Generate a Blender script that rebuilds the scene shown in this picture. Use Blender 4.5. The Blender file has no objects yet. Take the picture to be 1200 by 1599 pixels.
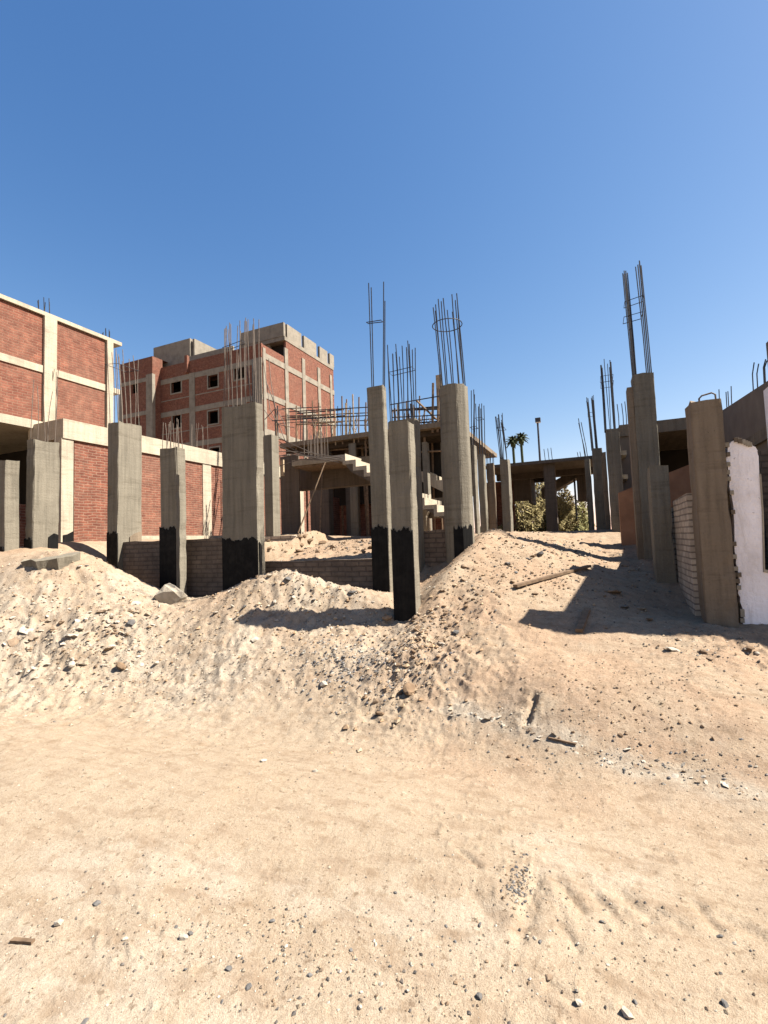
import bpy, math, random
import numpy as np
from mathutils import Vector
random.seed(7)
rng = np.random.default_rng(11)
sc = bpy.context.scene
COL = sc.collection

# ------------------------------------------------------------------ camera
EYE = 1.6
F = 750.0                      # focal length in photo pixels (1200 wide)
YAW = math.radians(23.7)       # camera turned left of the street direction (+Y)
PITCH = math.atan(47 / F)
ROLL = 0.035
fw = np.array([-math.sin(YAW) * math.cos(PITCH), math.cos(YAW) * math.cos(PITCH), math.sin(PITCH)])
r0 = np.array([math.cos(YAW), math.sin(YAW), 0.0])
u0 = np.cross(r0, fw)
RT = r0 * math.cos(ROLL) - u0 * math.sin(ROLL)
UP = u0 * math.cos(ROLL) + r0 * math.sin(ROLL)
CAM = np.array([0, 0, EYE])
cd = bpy.data.cameras.new('camera')
cd.sensor_fit = 'VERTICAL'; cd.sensor_height = 24.0; cd.lens = 24.0 * F / 1599.0
cd.clip_start = 0.05; cd.clip_end = 8000
cam = bpy.data.objects.new('camera', cd); COL.objects.link(cam)
from mathutils import Matrix
m3 = Matrix(((RT[0], UP[0], -fw[0]), (RT[1], UP[1], -fw[1]), (RT[2], UP[2], -fw[2])))
cam.matrix_world = Matrix.Translation(Vector(CAM)) @ m3.to_4x4()
sc.camera = cam

# ------------------------------------------------------------------ sky and sun
SUN_EL = math.radians(50); SUN_AZ = math.radians(71)     # azimuth clockwise from +Y
w = bpy.data.worlds.new('World'); sc.world = w; w.use_nodes = True
nt = w.node_tree
sky = nt.nodes.new('ShaderNodeTexSky'); sky.sky_type = 'NISHITA'; sky.sun_disc = False
sky.sun_elevation = SUN_EL; sky.sun_rotation = SUN_AZ
sky.air_density = 1.0; sky.dust_density = 0.45; sky.ozone_density = 4.5; sky.altitude = 100
sp = nt.nodes.new('ShaderNodeSeparateColor'); cm = nt.nodes.new('ShaderNodeCombineColor'); nt.links.new(sky.outputs[0], sp.inputs[0])
for k_, (pw, ml) in enumerate(((1.45, .90), (1.06, 1.05), (.75, 1.58))):        # deeper, cleaner desert blue
    p_ = nt.nodes.new('ShaderNodeMath'); p_.operation = 'POWER'; p_.inputs[1].default_value = pw; nt.links.new(sp.outputs[k_], p_.inputs[0])
    q_ = nt.nodes.new('ShaderNodeMath'); q_.operation = 'MULTIPLY'; q_.inputs[1].default_value = ml; nt.links.new(p_.outputs[0], q_.inputs[0]); nt.links.new(q_.outputs[0], cm.inputs[k_])
nt.links.new(cm.outputs[0], nt.nodes['Background'].inputs[0])
nt.nodes['Background'].inputs[1].default_value = 0.050
sl = bpy.data.lights.new('sun', 'SUN'); sl.energy = 5.0; sl.angle = math.radians(0.53); sl.color = (1.0, 0.955, 0.885)
so = bpy.data.objects.new('sun', sl); COL.objects.link(so)
sd = Vector((math.sin(SUN_AZ) * math.cos(SUN_EL), math.cos(SUN_AZ) * math.cos(SUN_EL), math.sin(SUN_EL)))
so.rotation_euler = sd.to_track_quat('Z', 'Y').to_euler(); so.location = (20, 10, 40)
sc.view_settings.view_transform = 'Standard'; sc.view_settings.look = 'None'
sc.view_settings.exposure = 1.72; sc.view_settings.gamma = 1.0
sc.cycles.max_bounces = 6

# ------------------------------------------------------------------ geometry of the picture
def ray(px, py): return fw + RT * ((px - 600) / F) + UP * ((799.5 - py) / F)
def atD(px, py, d): return CAM + ray(px, py) * d
def atY(px, py, Y):
    r = ray(px, py); return CAM + r * (Y / r[1])
def atX(px, py, X):
    r = ray(px, py); return CAM + r * (X / r[0])

# ------------------------------------------------------------------ noise
_perm = rng.permutation(256); _perm = np.concatenate([_perm, _perm])
_ga = rng.uniform(0, 2 * np.pi, 256)
def perlin(x, y):
    xi = np.floor(x).astype(int); yi = np.floor(y).astype(int); xf = x - xi; yf = y - yi
    xi &= 255; yi &= 255
    u = xf * xf * xf * (xf * (xf * 6 - 15) + 10); v = yf * yf * yf * (yf * (yf * 6 - 15) + 10)
    def g(ix, iy, dx, dy):
        a = _ga[_perm[_perm[ix & 255] + (iy & 255)]]
        return np.cos(a) * dx + np.sin(a) * dy
    n00 = g(xi, yi, xf, yf); n10 = g(xi + 1, yi, xf - 1, yf); n01 = g(xi, yi + 1, xf, yf - 1); n11 = g(xi + 1, yi + 1, xf - 1, yf - 1)
    return (n00 * (1 - u) + n10 * u) * (1 - v) + (n01 * (1 - u) + n11 * u) * v
def fbm(x, y, o=4, ridge=False):
    s = np.zeros_like(x); a = 1.0; f = 1.0
    for i in range(o):
        n = perlin(x * f + 17.3 * i, y * f - 9.1 * i)
        s += a * ((1 - 2 * np.abs(n)) - .6 if ridge else n); a *= .5; f *= 2.03
    return s
def sstep(a, b, x):
    t = np.clip((x - a) / (b - a), 0, 1); return t * t * (3 - 2 * t)

# ------------------------------------------------------------------ terrain
CTRL = [  # px, py, distance along the view axis
 # foot of the slopes
 (700,1112,4.45),(820,1137,4.0),(900,1165,3.66),(1050,1203,3.25),(1200,1240,2.9),(1330,1290,2.6),
 (0,1072,5.9),(100,1072,5.75),(300,1068,5.7),(450,1078,5.3),(550,1090,4.95),(640,1088,4.75),
 # right mound, near shoulder
 (790,1003,5.4),(870,1000,5.35),(950,996,5.3),(1050,993,5.2),(1130,982,5.35),(1200,1008,4.9),(1290,1040,4.6),
 (760,1075,4.6),(840,1087,4.2),(920,1102,3.93),(1020,1118,3.76),(1120,1135,3.5),(1200,1160,3.25),(820,1040,4.72),(950,1036,4.7),(1080,1030,4.6),(1180,1050,4.3),
 # shaded basin and the far crest
 (1000,930,6.6),(1060,950,6.3),(950,880,8.0),(1020,880,7.9),(960,852,9.4),(870,832,11.0),(930,829,12.0),(1000,828,12.0),(760,836,9.3),(810,833,10),
 # right mound, lit face and left flank
 (800,900,6.9),(850,955,5.95),(740,858,7.85),(690,900,7.15),(660,948,6.6),(625,985,6.3),(720,1000,5.55),(690,1050,4.95),(760,950,6.0),(720,930,6.45),(900,920,6.6),
 (655,905,8.0),(672,880,8.3),
 # hollow by the tall pillars
 (598,925,7.5),(520,1010,5.8),(430,1045,5.55),
 # middle debris mound
 (440,892,7.35),(470,887,7.3),(400,902,7.38),(545,904,6.95),(585,936,6.7),(560,968,6.62),(500,966,6.68),(500,946,6.86),(440,943,6.92),(545,950,6.72),(440,963,6.72),(390,961,6.75),(350,928,7.3),(300,942,7.4),(500,1000,6.0),(380,985,6.4),(330,1005,6.3),(260,1000,6.6),
 # left mound
 (0,876,8.1),(60,868,8.2),(130,860,8.35),(165,878,8.3),(195,898,8.0),(240,938,7.6),(100,930,7.3),(30,940,7.0),(160,985,6.6),(90,1020,6.3),(10,1000,6.5),(200,960,7.0),
 (-120,890,8.0),(-120,1000,6.6),(-250,900,8.0),
 # made ground behind the low walls
 (140,845,10.6),(100,850,9.6),(300,842,12.5),(500,862,8.9),(440,868,9.2),(570,860,8.6),(500,840,11.5),(560,842,11.0),(430,845,10.5),
]
def base_profile(Y): return 1.62 * sstep(3.7, 9.3, Y)
cp = np.array([atD(a, b, d) for a, b, d in CTRL])
extra = []
for x in np.arange(-9, 6, 1.2):
    for y in (-1.0, 0.3, 1.5, 2.5): extra.append((x, y, 0.0))
for x in np.arange(-8.4, -5.4, .6): extra += [(x, 6.55, .72), (x, 7.3, .8)]
extra += [(-4.6, 6.85, .75), (-3.9, 6.9, .72), (-3.3, 6.75, .7), (-2.6, 7.2, .85)]
for x in np.arange(-11.3, -5.5, 1.0): extra += [(x, 10.0, 1.85), (x, 12.5, 1.8)]
for x in np.arange(-5.5, 5, 1.2): extra += [(x, 14.0, 1.62), (x, 17, 1.62)]
cp = np.vstack([cp, np.array(extra)])
def phi(r):
    q = np.clip(r / 4.2, 0, 1); return (1 - q) ** 4 * (4 * q + 1)
_d = np.hypot(cp[:, None, 0] - cp[None, :, 0], cp[:, None, 1] - cp[None, :, 1])
_w = np.linalg.solve(phi(_d) + np.eye(len(cp)) * .02, cp[:, 2] - base_profile(cp[:, 1]))
# long dents, ruts and cracks: pixel ends, half width, depth
def onflat(px, py, z=0.0):
    r = ray(px, py); return CAM + r * ((z - EYE) / r[2])
DENTS = [(( 868,1372),(910,1425),.035,.030),((930,1400),(958,1425),.04,.030),((972,1395),(1015,1430),.05,.035),((1035,1425),(1062,1445),.04,.022),
         ((1090,1410),(1120,1450),.04,.028),((1130,1430),(1180,1455),.04,.028),((985,1298),(1045,1323),.02,.02),((1000,1325),(1050,1335),.02,.018),
         ((718,1330),(748,1358),.02,.03),((815,1470),(840,1370),.05,.035),((740,1400),(775,1450),.06,.02),((880,1455),(905,1490),.03,.02),((860,1545),(890,1565),.025,.02),
         ((0,1320),(250,1325),.06,.012),((300,1360),(430,1355),.05,.012),((500,1240),(640,1235),.06,.010)]
DSEG = []
for p, q, hw, dp in DENTS:
    a = onflat(*p); b = onflat(*q); DSEG.append((a[0], a[1], b[0], b[1], hw, dp))
_a = onflat(836, 1078, .25); _b = onflat(822, 1132, .03); DSEG.append((_a[0], _a[1], _b[0], _b[1], .04, .11))
def segdist(x, y, s):
    ax, ay, bx, by = s[:4]; dx, dy = bx - ax, by - ay
    t = np.clip(((x - ax) * dx + (y - ay) * dy) / (dx * dx + dy * dy + 1e-9), 0, 1)
    return np.hypot(x - ax - t * dx, y - ay - t * dy)
def terrain0(x, y):
    x = np.asarray(x, float); y = np.asarray(y, float); sh = x.shape
    xf, yf = x.ravel(), y.ravel(); z = base_profile(yf)
    near = np.hypot(xf, yf) < 40
    if near.any():
        xn, yn = xf[near], yf[near]; acc = np.zeros_like(xn)
        for i in range(len(cp)): acc += _w[i] * phi(np.hypot(xn - cp[i, 0], yn - cp[i, 1]))
        z[near] += acc
    fill = sstep(6.76, 6.90, yf) * sstep(-8.95, -8.75, xf) * (1 - sstep(-5.75, -5.6, xf)) * (1 - sstep(8.2, 9.5, yf))   # fill retained by the block wall
    z = z * (1 - fill) + (1.66 + .02 * (yf - 7)) * fill
    f2 = sstep(6.98, 7.12, yf) * sstep(-5.6, -5.5, xf) * (1 - sstep(-3.0, -2.6, xf)) * (1 - sstep(11.0, 12.5, yf))
    z = z * (1 - f2) + np.minimum(1.29 + .16 * (yf - 7), 1.74) * f2
    return z.reshape(sh)
RIDGE = [atD(*p) for p in ((628,1050,5.3),(650,1000,5.9),(668,972,6.25),(706,905,7.05),(740,865,7.7),(775,846,8.6))]
RUB = [(atD(60,1010,6.5),1.7,1.5),(atD(200,960,7.0),1.0,1.0),(atD(470,900,7.5),1.5,1.0),(atD(330,1020,6.1),1.3,.7),(atD(560,1010,5.9),1.0,.8),
       (atD(660,1030,5.1),.9,.9),(atD(870,850,9.3),1.8,.7),(atD(560,850,9.6),1.2,.3),(atD(780,830,11),2.5,.6),(atD(1150,1010,4.9),.6,.8),(atD(720,960,6.0),.9,.5)]
def rubble(x, y):
    m = np.zeros_like(x)
    for p, r, s in RUB: m = np.maximum(m, s * np.exp(-((x - p[0]) ** 2 + (y - p[1]) ** 2) / (r * r)))
    return m
def terrain(x, y):
    x = np.asarray(x, float); y = np.asarray(y, float)
    z = terrain0(x, y)
    r = np.hypot(x, y); lod = np.clip(8.0 / np.maximum(r, 1), .0, 1)
    rb = rubble(x, y); up = sstep(3.2, 5.5, y)
    rd = np.full_like(x, 9.0)
    for a_, b_ in zip(RIDGE[:-1], RIDGE[1:]): rd = np.minimum(rd, segdist(x, y, (a_[0], a_[1], b_[0], b_[1])))
    rd = rd * (1 + .5 * perlin(x * 3.1, y * 3.1)); z = z + .13 * np.exp(-(rd / .24) ** 2)
    z = z + .018 * fbm(x * .9, y * .9, 3) + (.006 + .012 * up) * fbm(x * 4, y * 4, 5) * np.clip(14 / np.maximum(r, 1), 0, 1)
    z = z + (.0015 + .006 * up) * fbm(x * 18, y * 18, 3, True) * lod
    z = z + rb * (.075 * fbm(x * 2.6, y * 2.6, 4, True) + (.034 * fbm(x * 9, y * 9, 4, True) + .012) * lod) 
    lp = np.maximum(0, fbm(x * 13 + 5, y * 13, 3) - .25)          # clods and crumbs on the trodden sand
    z = z + .004 * fbm(x * 2.2 + 1.5 * y, y * 9 - 3 * x, 3) * (1 - up) + .022 * lp * lod * (.5 + sstep(.0, .5, fbm(x * .8, y * .8, 2)))
    for s in DSEG:
        d = segdist(x, y, s); k = d / s[4] * (1 + .9 * perlin(x * 16, y * 16)) + .35 * perlin(x * 40, y * 40)
        z = z - .5 * s[5] * np.exp(-k * k * 2.6) + s[5] * .10 * np.exp(-((k - 1.7) ** 2) * 2)
    return z
def zt(x, y): return float(terrain(np.array([x]), np.array([y]))[0])
_ts = np.concatenate([np.linspace(.8, 14, 700), np.linspace(14.05, 40, 300)])
def ground(px, py):
    r = ray(px, py); P = CAM[None, :] + r[None, :] * _ts[:, None]
    z = terrain(P[:, 0], P[:, 1]); k = np.nonzero(P[:, 2] <= z)[0]
    i = k[0] if len(k) else len(_ts) - 1
    return np.array([P[i, 0], P[i, 1], z[i]]), _ts[i]

# ------------------------------------------------------------------ materials
def newmat(name):
    m = bpy.data.materials.new(name); m.use_nodes = True
    n = m.node_tree; b = n.nodes['Principled BSDF']; b.inputs['Roughness'].default_value = .9
    b.inputs['Specular IOR Level'].default_value = .2
    return m, n, b
def N(n, t, **k):
    o = n.nodes.new(t)
    for a, v in k.items():
        if a.startswith('i_'): o.inputs[a[2:].replace('_', ' ')].default_value = v
        else: setattr(o, a, v)
    return o
def noise(n, vec, scale, detail=4, rough=.55):
    o = N(n, 'ShaderNodeTexNoise'); o.inputs['Scale'].default_value = scale; o.inputs['Detail'].default_value = detail; o.inputs['Roughness'].default_value = rough
    if vec is not None: n.links.new(vec, o.inputs['Vector'])
    return o.outputs['Fac']
def ramp(n, fac, stops):
    o = N(n, 'ShaderNodeValToRGB'); e = o.color_ramp.elements
    while len(e) < len(stops): e.new(.5)
    for el, (p, c) in zip(e, stops):
        el.position = p; el.color = (*c, 1) if len(c) == 3 else c
    n.links.new(fac, o.inputs[0]); return o.outputs[0]
def mix(n, fac, a, b, mode='MIX'):
    o = N(n, 'ShaderNodeMix', data_type='RGBA', blend_type=mode)
    for v, s in ((fac, o.inputs[0]), (a, o.inputs[6]), (b, o.inputs[7])):
        if isinstance(v, (int, float)): s.default_value = v
        elif isinstance(v, tuple): s.default_value = (*v, 1)
        else: n.links.new(v, s)
    return o.outputs[2]
def mth(n, op, a, b=0.0, clamp=False):
    o = N(n, 'ShaderNodeMath', operation=op, use_clamp=clamp)
    for v, s in ((a, o.inputs[0]), (b, o.inputs[1])):
        if isinstance(v, (int, float)): s.default_value = v
        else: n.links.new(v, s)
    return o.outputs[0]
def coords(n, kind='Object', scale=None):
    t = N(n, 'ShaderNodeTexCoord').outputs[kind]
    if scale:
        mp = N(n, 'ShaderNodeMapping'); mp.inputs['Scale'].default_value = scale; n.links.new(t, mp.inputs[0]); return mp.outputs[0]
    return t
def bump(n, b, h, strength=.5, dist=.01, prev=None):
    o = N(n, 'ShaderNodeBump'); o.inputs['Strength'].default_value = strength; o.inputs['Distance'].default_value = dist
    n.links.new(h, o.inputs['Height'])
    if prev is not None: n.links.new(prev, o.inputs['Normal'])
    n.links.new(o.outputs[0], b.inputs['Normal']); return o.outputs[0]
def worldpos(n, scale=None):
    t = N(n, 'ShaderNodeNewGeometry').outputs['Position']
    if scale:
        mp = N(n, 'ShaderNodeMapping'); mp.inputs['Scale'].default_value = scale; n.links.new(t, mp.inputs[0]); return mp.outputs[0]
    return t

KA = .80
def kc(c): return tuple(v * KA for v in c)
def concrete(name, c, streak=.5, boards=True):
    c = kc(c)
    m, n, b = newmat(name)
    g = worldpos(n)
    dark = tuple(x * .62 for x in c); lite = tuple(min(1, x * 1.28) for x in c)
    f1 = noise(n, g, 1.7, 5); f2 = noise(n, worldpos(n, (9, 9, .55)), 1.6, 4, .6); f3 = noise(n, g, 38, 3)
    col = ramp(n, f1, [(.3, dark), (.5, c), (.72, lite)])
    col = mix(n, streak, col, ramp(n, f2, [(.34, dark), (.5, c), (.66, lite)]))
    col = mix(n, .18, col, ramp(n, f3, [(.3, dark), (.7, lite)]))
    pit = noise(n, g, 70, 2); col = mix(n, ramp(n, pit, [(.68, (0, 0, 0)), (.74, (1, 1, 1))]), col, tuple(x * .45 for x in c))
    f5 = noise(n, worldpos(n, (.5, .5, 5)), 2.4, 5, .7); col = mix(n, .5, col, ramp(n, f5, [(.34, (.62, .60, .57)), (.45, (1, 1, 1)), (.62, (1, 1, 1)), (.72, (1.3, 1.3, 1.27))]), 'MULTIPLY')
    n.links.new(col, b.inputs['Base Color'])
    h = mth(n, 'ADD', mth(n, 'MULTIPLY', f2, .8), mth(n, 'MULTIPLY', f3, .35))
    if boards:
        wv = N(n, 'ShaderNodeTexWave', wave_type='BANDS', bands_direction='X'); wv.inputs['Scale'].default_value = 1.6; wv.inputs['Distortion'].default_value = 1.2; wv.inputs['Detail'].default_value = 2
        n.links.new(worldpos(n, (1, 1, .05)), wv.inputs['Vector']); h = mth(n, 'ADD', h, mth(n, 'MULTIPLY', wv.outputs['Fac'], .35))
    h = mth(n, 'ADD', h, mth(n, 'MULTIPLY', f5, .5))
    bump(n, b, h, .8, .02)
    return m
def brick(name, c1, c2, mortar, bw=.23, rh=.07, ms=.010, var=.5, warp=.012, dust=None):
    c1, c2, mortar = kc(c1), kc(c2), kc(mortar)
    m, n, b = newmat(name)
    uv = coords(n, 'UV'); g = worldpos(n)
    wn = N(n, 'ShaderNodeTexNoise'); wn.inputs['Scale'].default_value = 2.2; wn.inputs['Detail'].default_value = 4; n.links.new(g, wn.inputs['Vector'])
    sub = N(n, 'ShaderNodeVectorMath', operation='SUBTRACT'); n.links.new(wn.outputs['Color'], sub.inputs[0]); sub.inputs[1].default_value = (.5, .5, .5)
    scl = N(n, 'ShaderNodeVectorMath', operation='SCALE'); n.links.new(sub.outputs[0], scl.inputs[0]); scl.inputs['Scale'].default_value = warp * 4
    add = N(n, 'ShaderNodeVectorMath', operation='ADD'); n.links.new(uv, add.inputs[0]); n.links.new(scl.outputs[0], add.inputs[1])
    t = N(n, 'ShaderNodeTexBrick'); n.links.new(add.outputs[0], t.inputs['Vector'])
    t.inputs['Scale'].default_value = 1; t.inputs['Brick Width'].default_value = bw; t.inputs['Row Height'].default_value = rh
    t.inputs['Mortar Size'].default_value = ms; t.inputs['Mortar Smooth'].default_value = .25; t.inputs['Bias'].default_value = 0
    t.inputs['Color1'].default_value = (*c1, 1); t.inputs['Color2'].default_value = (*c2, 1); t.inputs['Mortar'].default_value = (*mortar, 1)
    f1 = noise(n, g, 1.1, 4); f2 = noise(n, g, 17, 4)
    col = mix(n, var, t.outputs['Color'], mix(n, f2, tuple(x * .55 for x in c1), tuple(min(1, x * 1.5) for x in c2)))
    col = mix(n, ramp(n, f1, [(.42, (0, 0, 0)), (.75, (.55, .55, .55))]), col, mix(n, .55, mortar, c2))
    col = mix(n, .55, col, ramp(n, noise(n, g, 4.5, 5, .65), [(.3, (.45, .42, .42)), (.5, (.9, .9, .9)), (.68, (1.5, 1.5, 1.45))]), 'MULTIPLY')
    if dust: col = mix(n, ramp(n, noise(n, g, 3.0, 5), [(.5, (0, 0, 0)), (.7, (.5, .5, .5))]), col, dust)
    n.links.new(col, b.inputs['Base Color'])
    h = mth(n, 'ADD', mth(n, 'MULTIPLY', mth(n, 'SUBTRACT', 1.0, t.outputs['Fac']), 1.0), mth(n, 'MULTIPLY', f2, .5))
    bump(n, b, h, .8, .02)
    return m
def plain(name, c, var=.35, scale=9, rough=.9, bmp=.3, metal=0.0):
    c = kc(c)
    m, n, b = newmat(name); g = worldpos(n)
    f = noise(n, g, scale, 5)
    n.links.new(ramp(n, f, [(.3, tuple(x * (1 - var) for x in c)), (.55, c), (.75, tuple(min(1, x * (1 + var)) for x in c))]), b.inputs['Base Color'])
    b.inputs['Roughness'].default_value = rough; b.inputs['Metallic'].default_value = metal
    if bmp: bump(n, b, noise(n, g, scale * 4, 3), bmp, .01)
    return m

M = {}
M['conc'] = concrete('grey_concrete', (.188, .163, .120), .6)
M['conc_brown'] = concrete('brown_concrete', (.20, .152, .102), .6)
M['conc_shaded'] = concrete('shaded_concrete', (.125, .096, .070), .55)  # concrete darkened in its colour for members in shade
M['conc_pale'] = concrete('pale_concrete', (.41, .345, .25), .35, False)
M['conc_far'] = concrete('far_concrete', (.235, .205, .158), .3, False)
M['red'] = brick('red_brick', (.27, .105, .064), (.135, .043, .026), (.30, .195, .13), .22, .066, .009, .5, .02)
M['red_near'] = brick('red_brick_near', (.27, .10, .058), (.12, .036, .022), (.33, .22, .15), .22, .068, .012, .5, .025)
M['block'] = brick('cement_brick', (.19, .142, .105), (.15, .112, .083), (.09, .068, .052), .25, .082, .012, .3, .006)
M['block_pale'] = brick('pale_brick', (.58, .48, .37), (.48, .39, .29), (.15, .115, .09), .25, .079, .011, .25, .006)
M['plaster_orange'] = plain('orange_render', (.34, .18, .105), .2, 4, .95, .35)
M['render_brown'] = plain('brown_render', (.20, .155, .115), .15, 3, .95, .2)
M['plaster_white'] = plain('pale_plaster', (1.06, .97, .92), .10, 2.5, .9, .5)
M['tar'] = plain('bitumen', (.009, .008, .007), .4, 12, .8, .3)
def tarmat():
    m, n, b = newmat('bitumen'); g = worldpos(n)
    f = noise(n, worldpos(n, (30, 30, 1.6)), 1.5, 5, .65); f2 = noise(n, g, 7, 5, .65)
    col = ramp(n, f, [(.35, (.004, .0037, .0033)), (.55, (.0055, .005, .0044)), (.76, (.012, .0105, .008))])
    col = mix(n, ramp(n, f2, [(.60, (0, 0, 0)), (.74, (.45, .45, .45))]), col, (.026, .021, .016))
    n.links.new(col, b.inputs['Base Color']); n.links.new(ramp(n, f2, [(.35, (.45, .45, .45)), (.65, (.9, .9, .9))]), b.inputs['Roughness']); b.inputs['Specular IOR Level'].default_value = .12
    bump(n, b, f, .4, .012); return m
M['tar'] = tarmat()
def plastermat():
    m, n, b = newmat('pale_plaster'); g = worldpos(n)
    f = noise(n, worldpos(n, (1, 1, .6)), 3, 6, .65); f2 = noise(n, worldpos(n, (6, 6, 1.2)), 2, 5, .7); f3 = noise(n, g, 20, 3, .7)
    col = ramp(n, f, [(.3, (.66, .59, .54)), (.5, (.84, .77, .73)), (.7, (.92, .86, .83))])
    col = mix(n, ramp(n, f2, [(.56, (0, 0, 0)), (.74, (.55, .55, .55))]), col, (.52, .44, .37))
    col = mix(n, ramp(n, f3, [(.70, (0, 0, 0)), (.74, (.8, .8, .8))]), col, (.25, .20, .16))
    n.links.new(col, b.inputs['Base Color']); bump(n, b, mth(n, 'ADD', f2, f3), .7, .02); return m
M['plaster_white'] = plastermat()
M['rebar'] = plain('backlit_steel_bar', (.045, .043, .045), .35, 20, .6, 0, .3)  # darkened copy: backlit look put into the colour
M['rebar_rust_lit'] = plain('lit_rusty_bar', (.17, .135, .105), .3, 20, .75, 0, .1)  # paler copy for rusty bars in sun, lit look in the colour
M['wood'] = plain('weathered_wood', (.19, .125, .075), .4, 14, .85, .2)
M['wood_pale'] = plain('pale_timber', (.42, .31, .19), .3, 14, .85, .2)
M['wood_shaded'] = plain('shaded_timber', (.055, .038, .024), .4, 8, .9, .2)  # wood darkened in its colour for the shade under the deck
M['dark'] = plain('interior_shade', (.03, .024, .018), .3, 2, .95, 0)  # near-black stands in for the shade inside rooms
M['steel'] = plain('painted_steel', (.05, .05, .055), .1, 5, .5, 0)
M['lamp'] = plain('lamp_glass', (.6, .6, .58), .1, 5, .3, 0)

# ------------------------------------------------------------------ mesh builder
class MB:
    def __init__(s): s.v = []; s.f = []; s.smooth = False
    def add(s, vs, fs):
        k = len(s.v); s.v += [tuple(map(float, p)) for p in vs]; s.f += [tuple(i + k for i in f) for f in fs]; return s
    def box(s, x0, x1, y0, y1, z0, z1):
        if x0 > x1: x0, x1 = x1, x0
        if y0 > y1: y0, y1 = y1, y0
        v = [(x0, y0, z0), (x1, y0, z0), (x1, y1, z0), (x0, y1, z0), (x0, y0, z1), (x1, y0, z1), (x1, y1, z1), (x0, y1, z1)]
        return s.add(v, [(0, 3, 2, 1), (4, 5, 6, 7), (0, 1, 5, 4), (1, 2, 6, 5), (2, 3, 7, 6), (3, 0, 4, 7)])
    def bar(s, p0, p1, r, n=6, r1=None):
        p0 = Vector(p0); p1 = Vector(p1); d = (p1 - p0).normalized(); a = d.orthogonal().normalized(); b = d.cross(a); r1 = r if r1 is None else r1
        vs = [p0 + (a * math.cos(2 * math.pi * i / n) + b * math.sin(2 * math.pi * i / n)) * r for i in range(n)]
        vs += [p1 + (a * math.cos(2 * math.pi * i / n) + b * math.sin(2 * math.pi * i / n)) * r1 for i in range(n)]
        fs = [(i, (i + 1) % n, n + (i + 1) % n, n + i) for i in range(n)] + [tuple(range(n - 1, -1, -1)), tuple(range(n, 2 * n))]
        return s.add(vs, fs)
    def path(s, pts, r, n=6, closed=False):
        pts = [Vector(p) for p in pts]; m = len(pts)
        vs = []; prev = None
        for i, p in enumerate(pts):
            if closed: d = (pts[(i + 1) % m] - pts[i - 1]).normalized()
            else: d = (pts[min(i + 1, m - 1)] - pts[max(i - 1, 0)]).normalized()
            a = (prev - d * prev.dot(d)).normalized() if prev is not None and (prev - d * prev.dot(d)).length > 1e-4 else d.orthogonal().normalized()
            prev = a; b = d.cross(a)
            vs += [p + (a * math.cos(2 * math.pi * k / n) + b * math.sin(2 * math.pi * k / n)) * r for k in range(n)]
        fs = []
        for i in range(m if closed else m - 1):
            j = (i + 1) % m
            fs += [(i * n + k, i * n + (k + 1) % n, j * n + (k + 1) % n, j * n + k) for k in range(n)]
        if not closed: fs += [tuple(range(n - 1, -1, -1)), tuple((m - 1) * n + k for k in range(n))]
        return s.add(vs, fs)
    def prism_y(s, poly, y0, y1):      # polygon of (x, z), extruded along y
        n = len(poly)
        vs = [(x, y0, z) for x, z in poly] + [(x, y1, z) for x, z in poly]
        ar = sum(poly[i][0] * poly[(i + 1) % n][1] - poly[(i + 1) % n][0] * poly[i][1] for i in range(n))
        f0 = tuple(range(n)); f1 = tuple(range(2 * n - 1, n - 1, -1))
        sd_ = [(i, n + i, n + (i + 1) % n, (i + 1) % n) for i in range(n)]
        if ar < 0: f0 = f0[::-1]; f1 = f1[::-1]; sd_ = [q[::-1] for q in sd_]
        return s.add(vs, [f0, f1] + sd_)
    def prism_x(s, poly, x0, x1):      # polygon of (y, z), extruded along x
        k = MB().prism_y(poly, x0, x1)
        return s.add([(y, x, z) for x, y, z in k.v], [f[::-1] for f in k.f])
    def build(s, name, m, parent=None, origin=None, label=None, smooth=False):
        if origin is None:
            if parent is not None: origin = parent['_o'] if '_o' in parent else (0, 0, 0)
            else:
                a = np.array(s.v); origin = (float((a[:, 0].min() + a[:, 0].max()) / 2), float((a[:, 1].min() + a[:, 1].max()) / 2), float(a[:, 2].min()))
        o_ = np.array(tuple(origin))
        me = bpy.data.meshes.new(name)
        me.from_pydata([tuple(np.array(p) - o_) for p in s.v], [], s.f); me.validate(); me.update()
        uvl = me.uv_layers.new(name='UVMap'); V = s.v
        data = np.zeros(len(me.loops) * 2)
        for p in me.polygons:
            nx, ny, nz = abs(p.normal.x), abs(p.normal.y), abs(p.normal.z)
            for li in p.loop_indices:
                c = me.vertices[me.loops[li].vertex_index].co; x, y, z = c[0] + o_[0], c[1] + o_[1], c[2] + o_[2]
                uvq = (y, z) if nx >= ny and nx >= nz else ((x, z) if ny >= nz else (x, y))
                data[2 * li] = uvq[0]; data[2 * li + 1] = uvq[1]
        uvl.data.foreach_set('uv', data)
        me.materials.append(m)
        if smooth: me.polygons.foreach_set('use_smooth', [True] * len(me.polygons))
        ob = bpy.data.objects.new(name, me); COL.objects.link(ob)
        if parent is not None:
            ob.parent = parent; po = np.array(tuple(parent['_o']) if '_o' in parent else (0, 0, 0)); ob.location = o_ - po
        else: ob.location = o_
        ob['_o'] = [float(q) for q in o_]
        if label: ob['label'] = label
        return ob
def tag(o, label, cat, group=None):
    o['label'] = label; o['category'] = cat
    if group: o['group'] = group
    return o
def thing(name, loc, label, cat, group=None):
    o = bpy.data.objects.new(name, None); o.empty_display_size = .2; COL.objects.link(o)
    o.location = [float(q) for q in loc]; o['_o'] = [float(q) for q in loc]
    return tag(o, label, cat, group)

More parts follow.
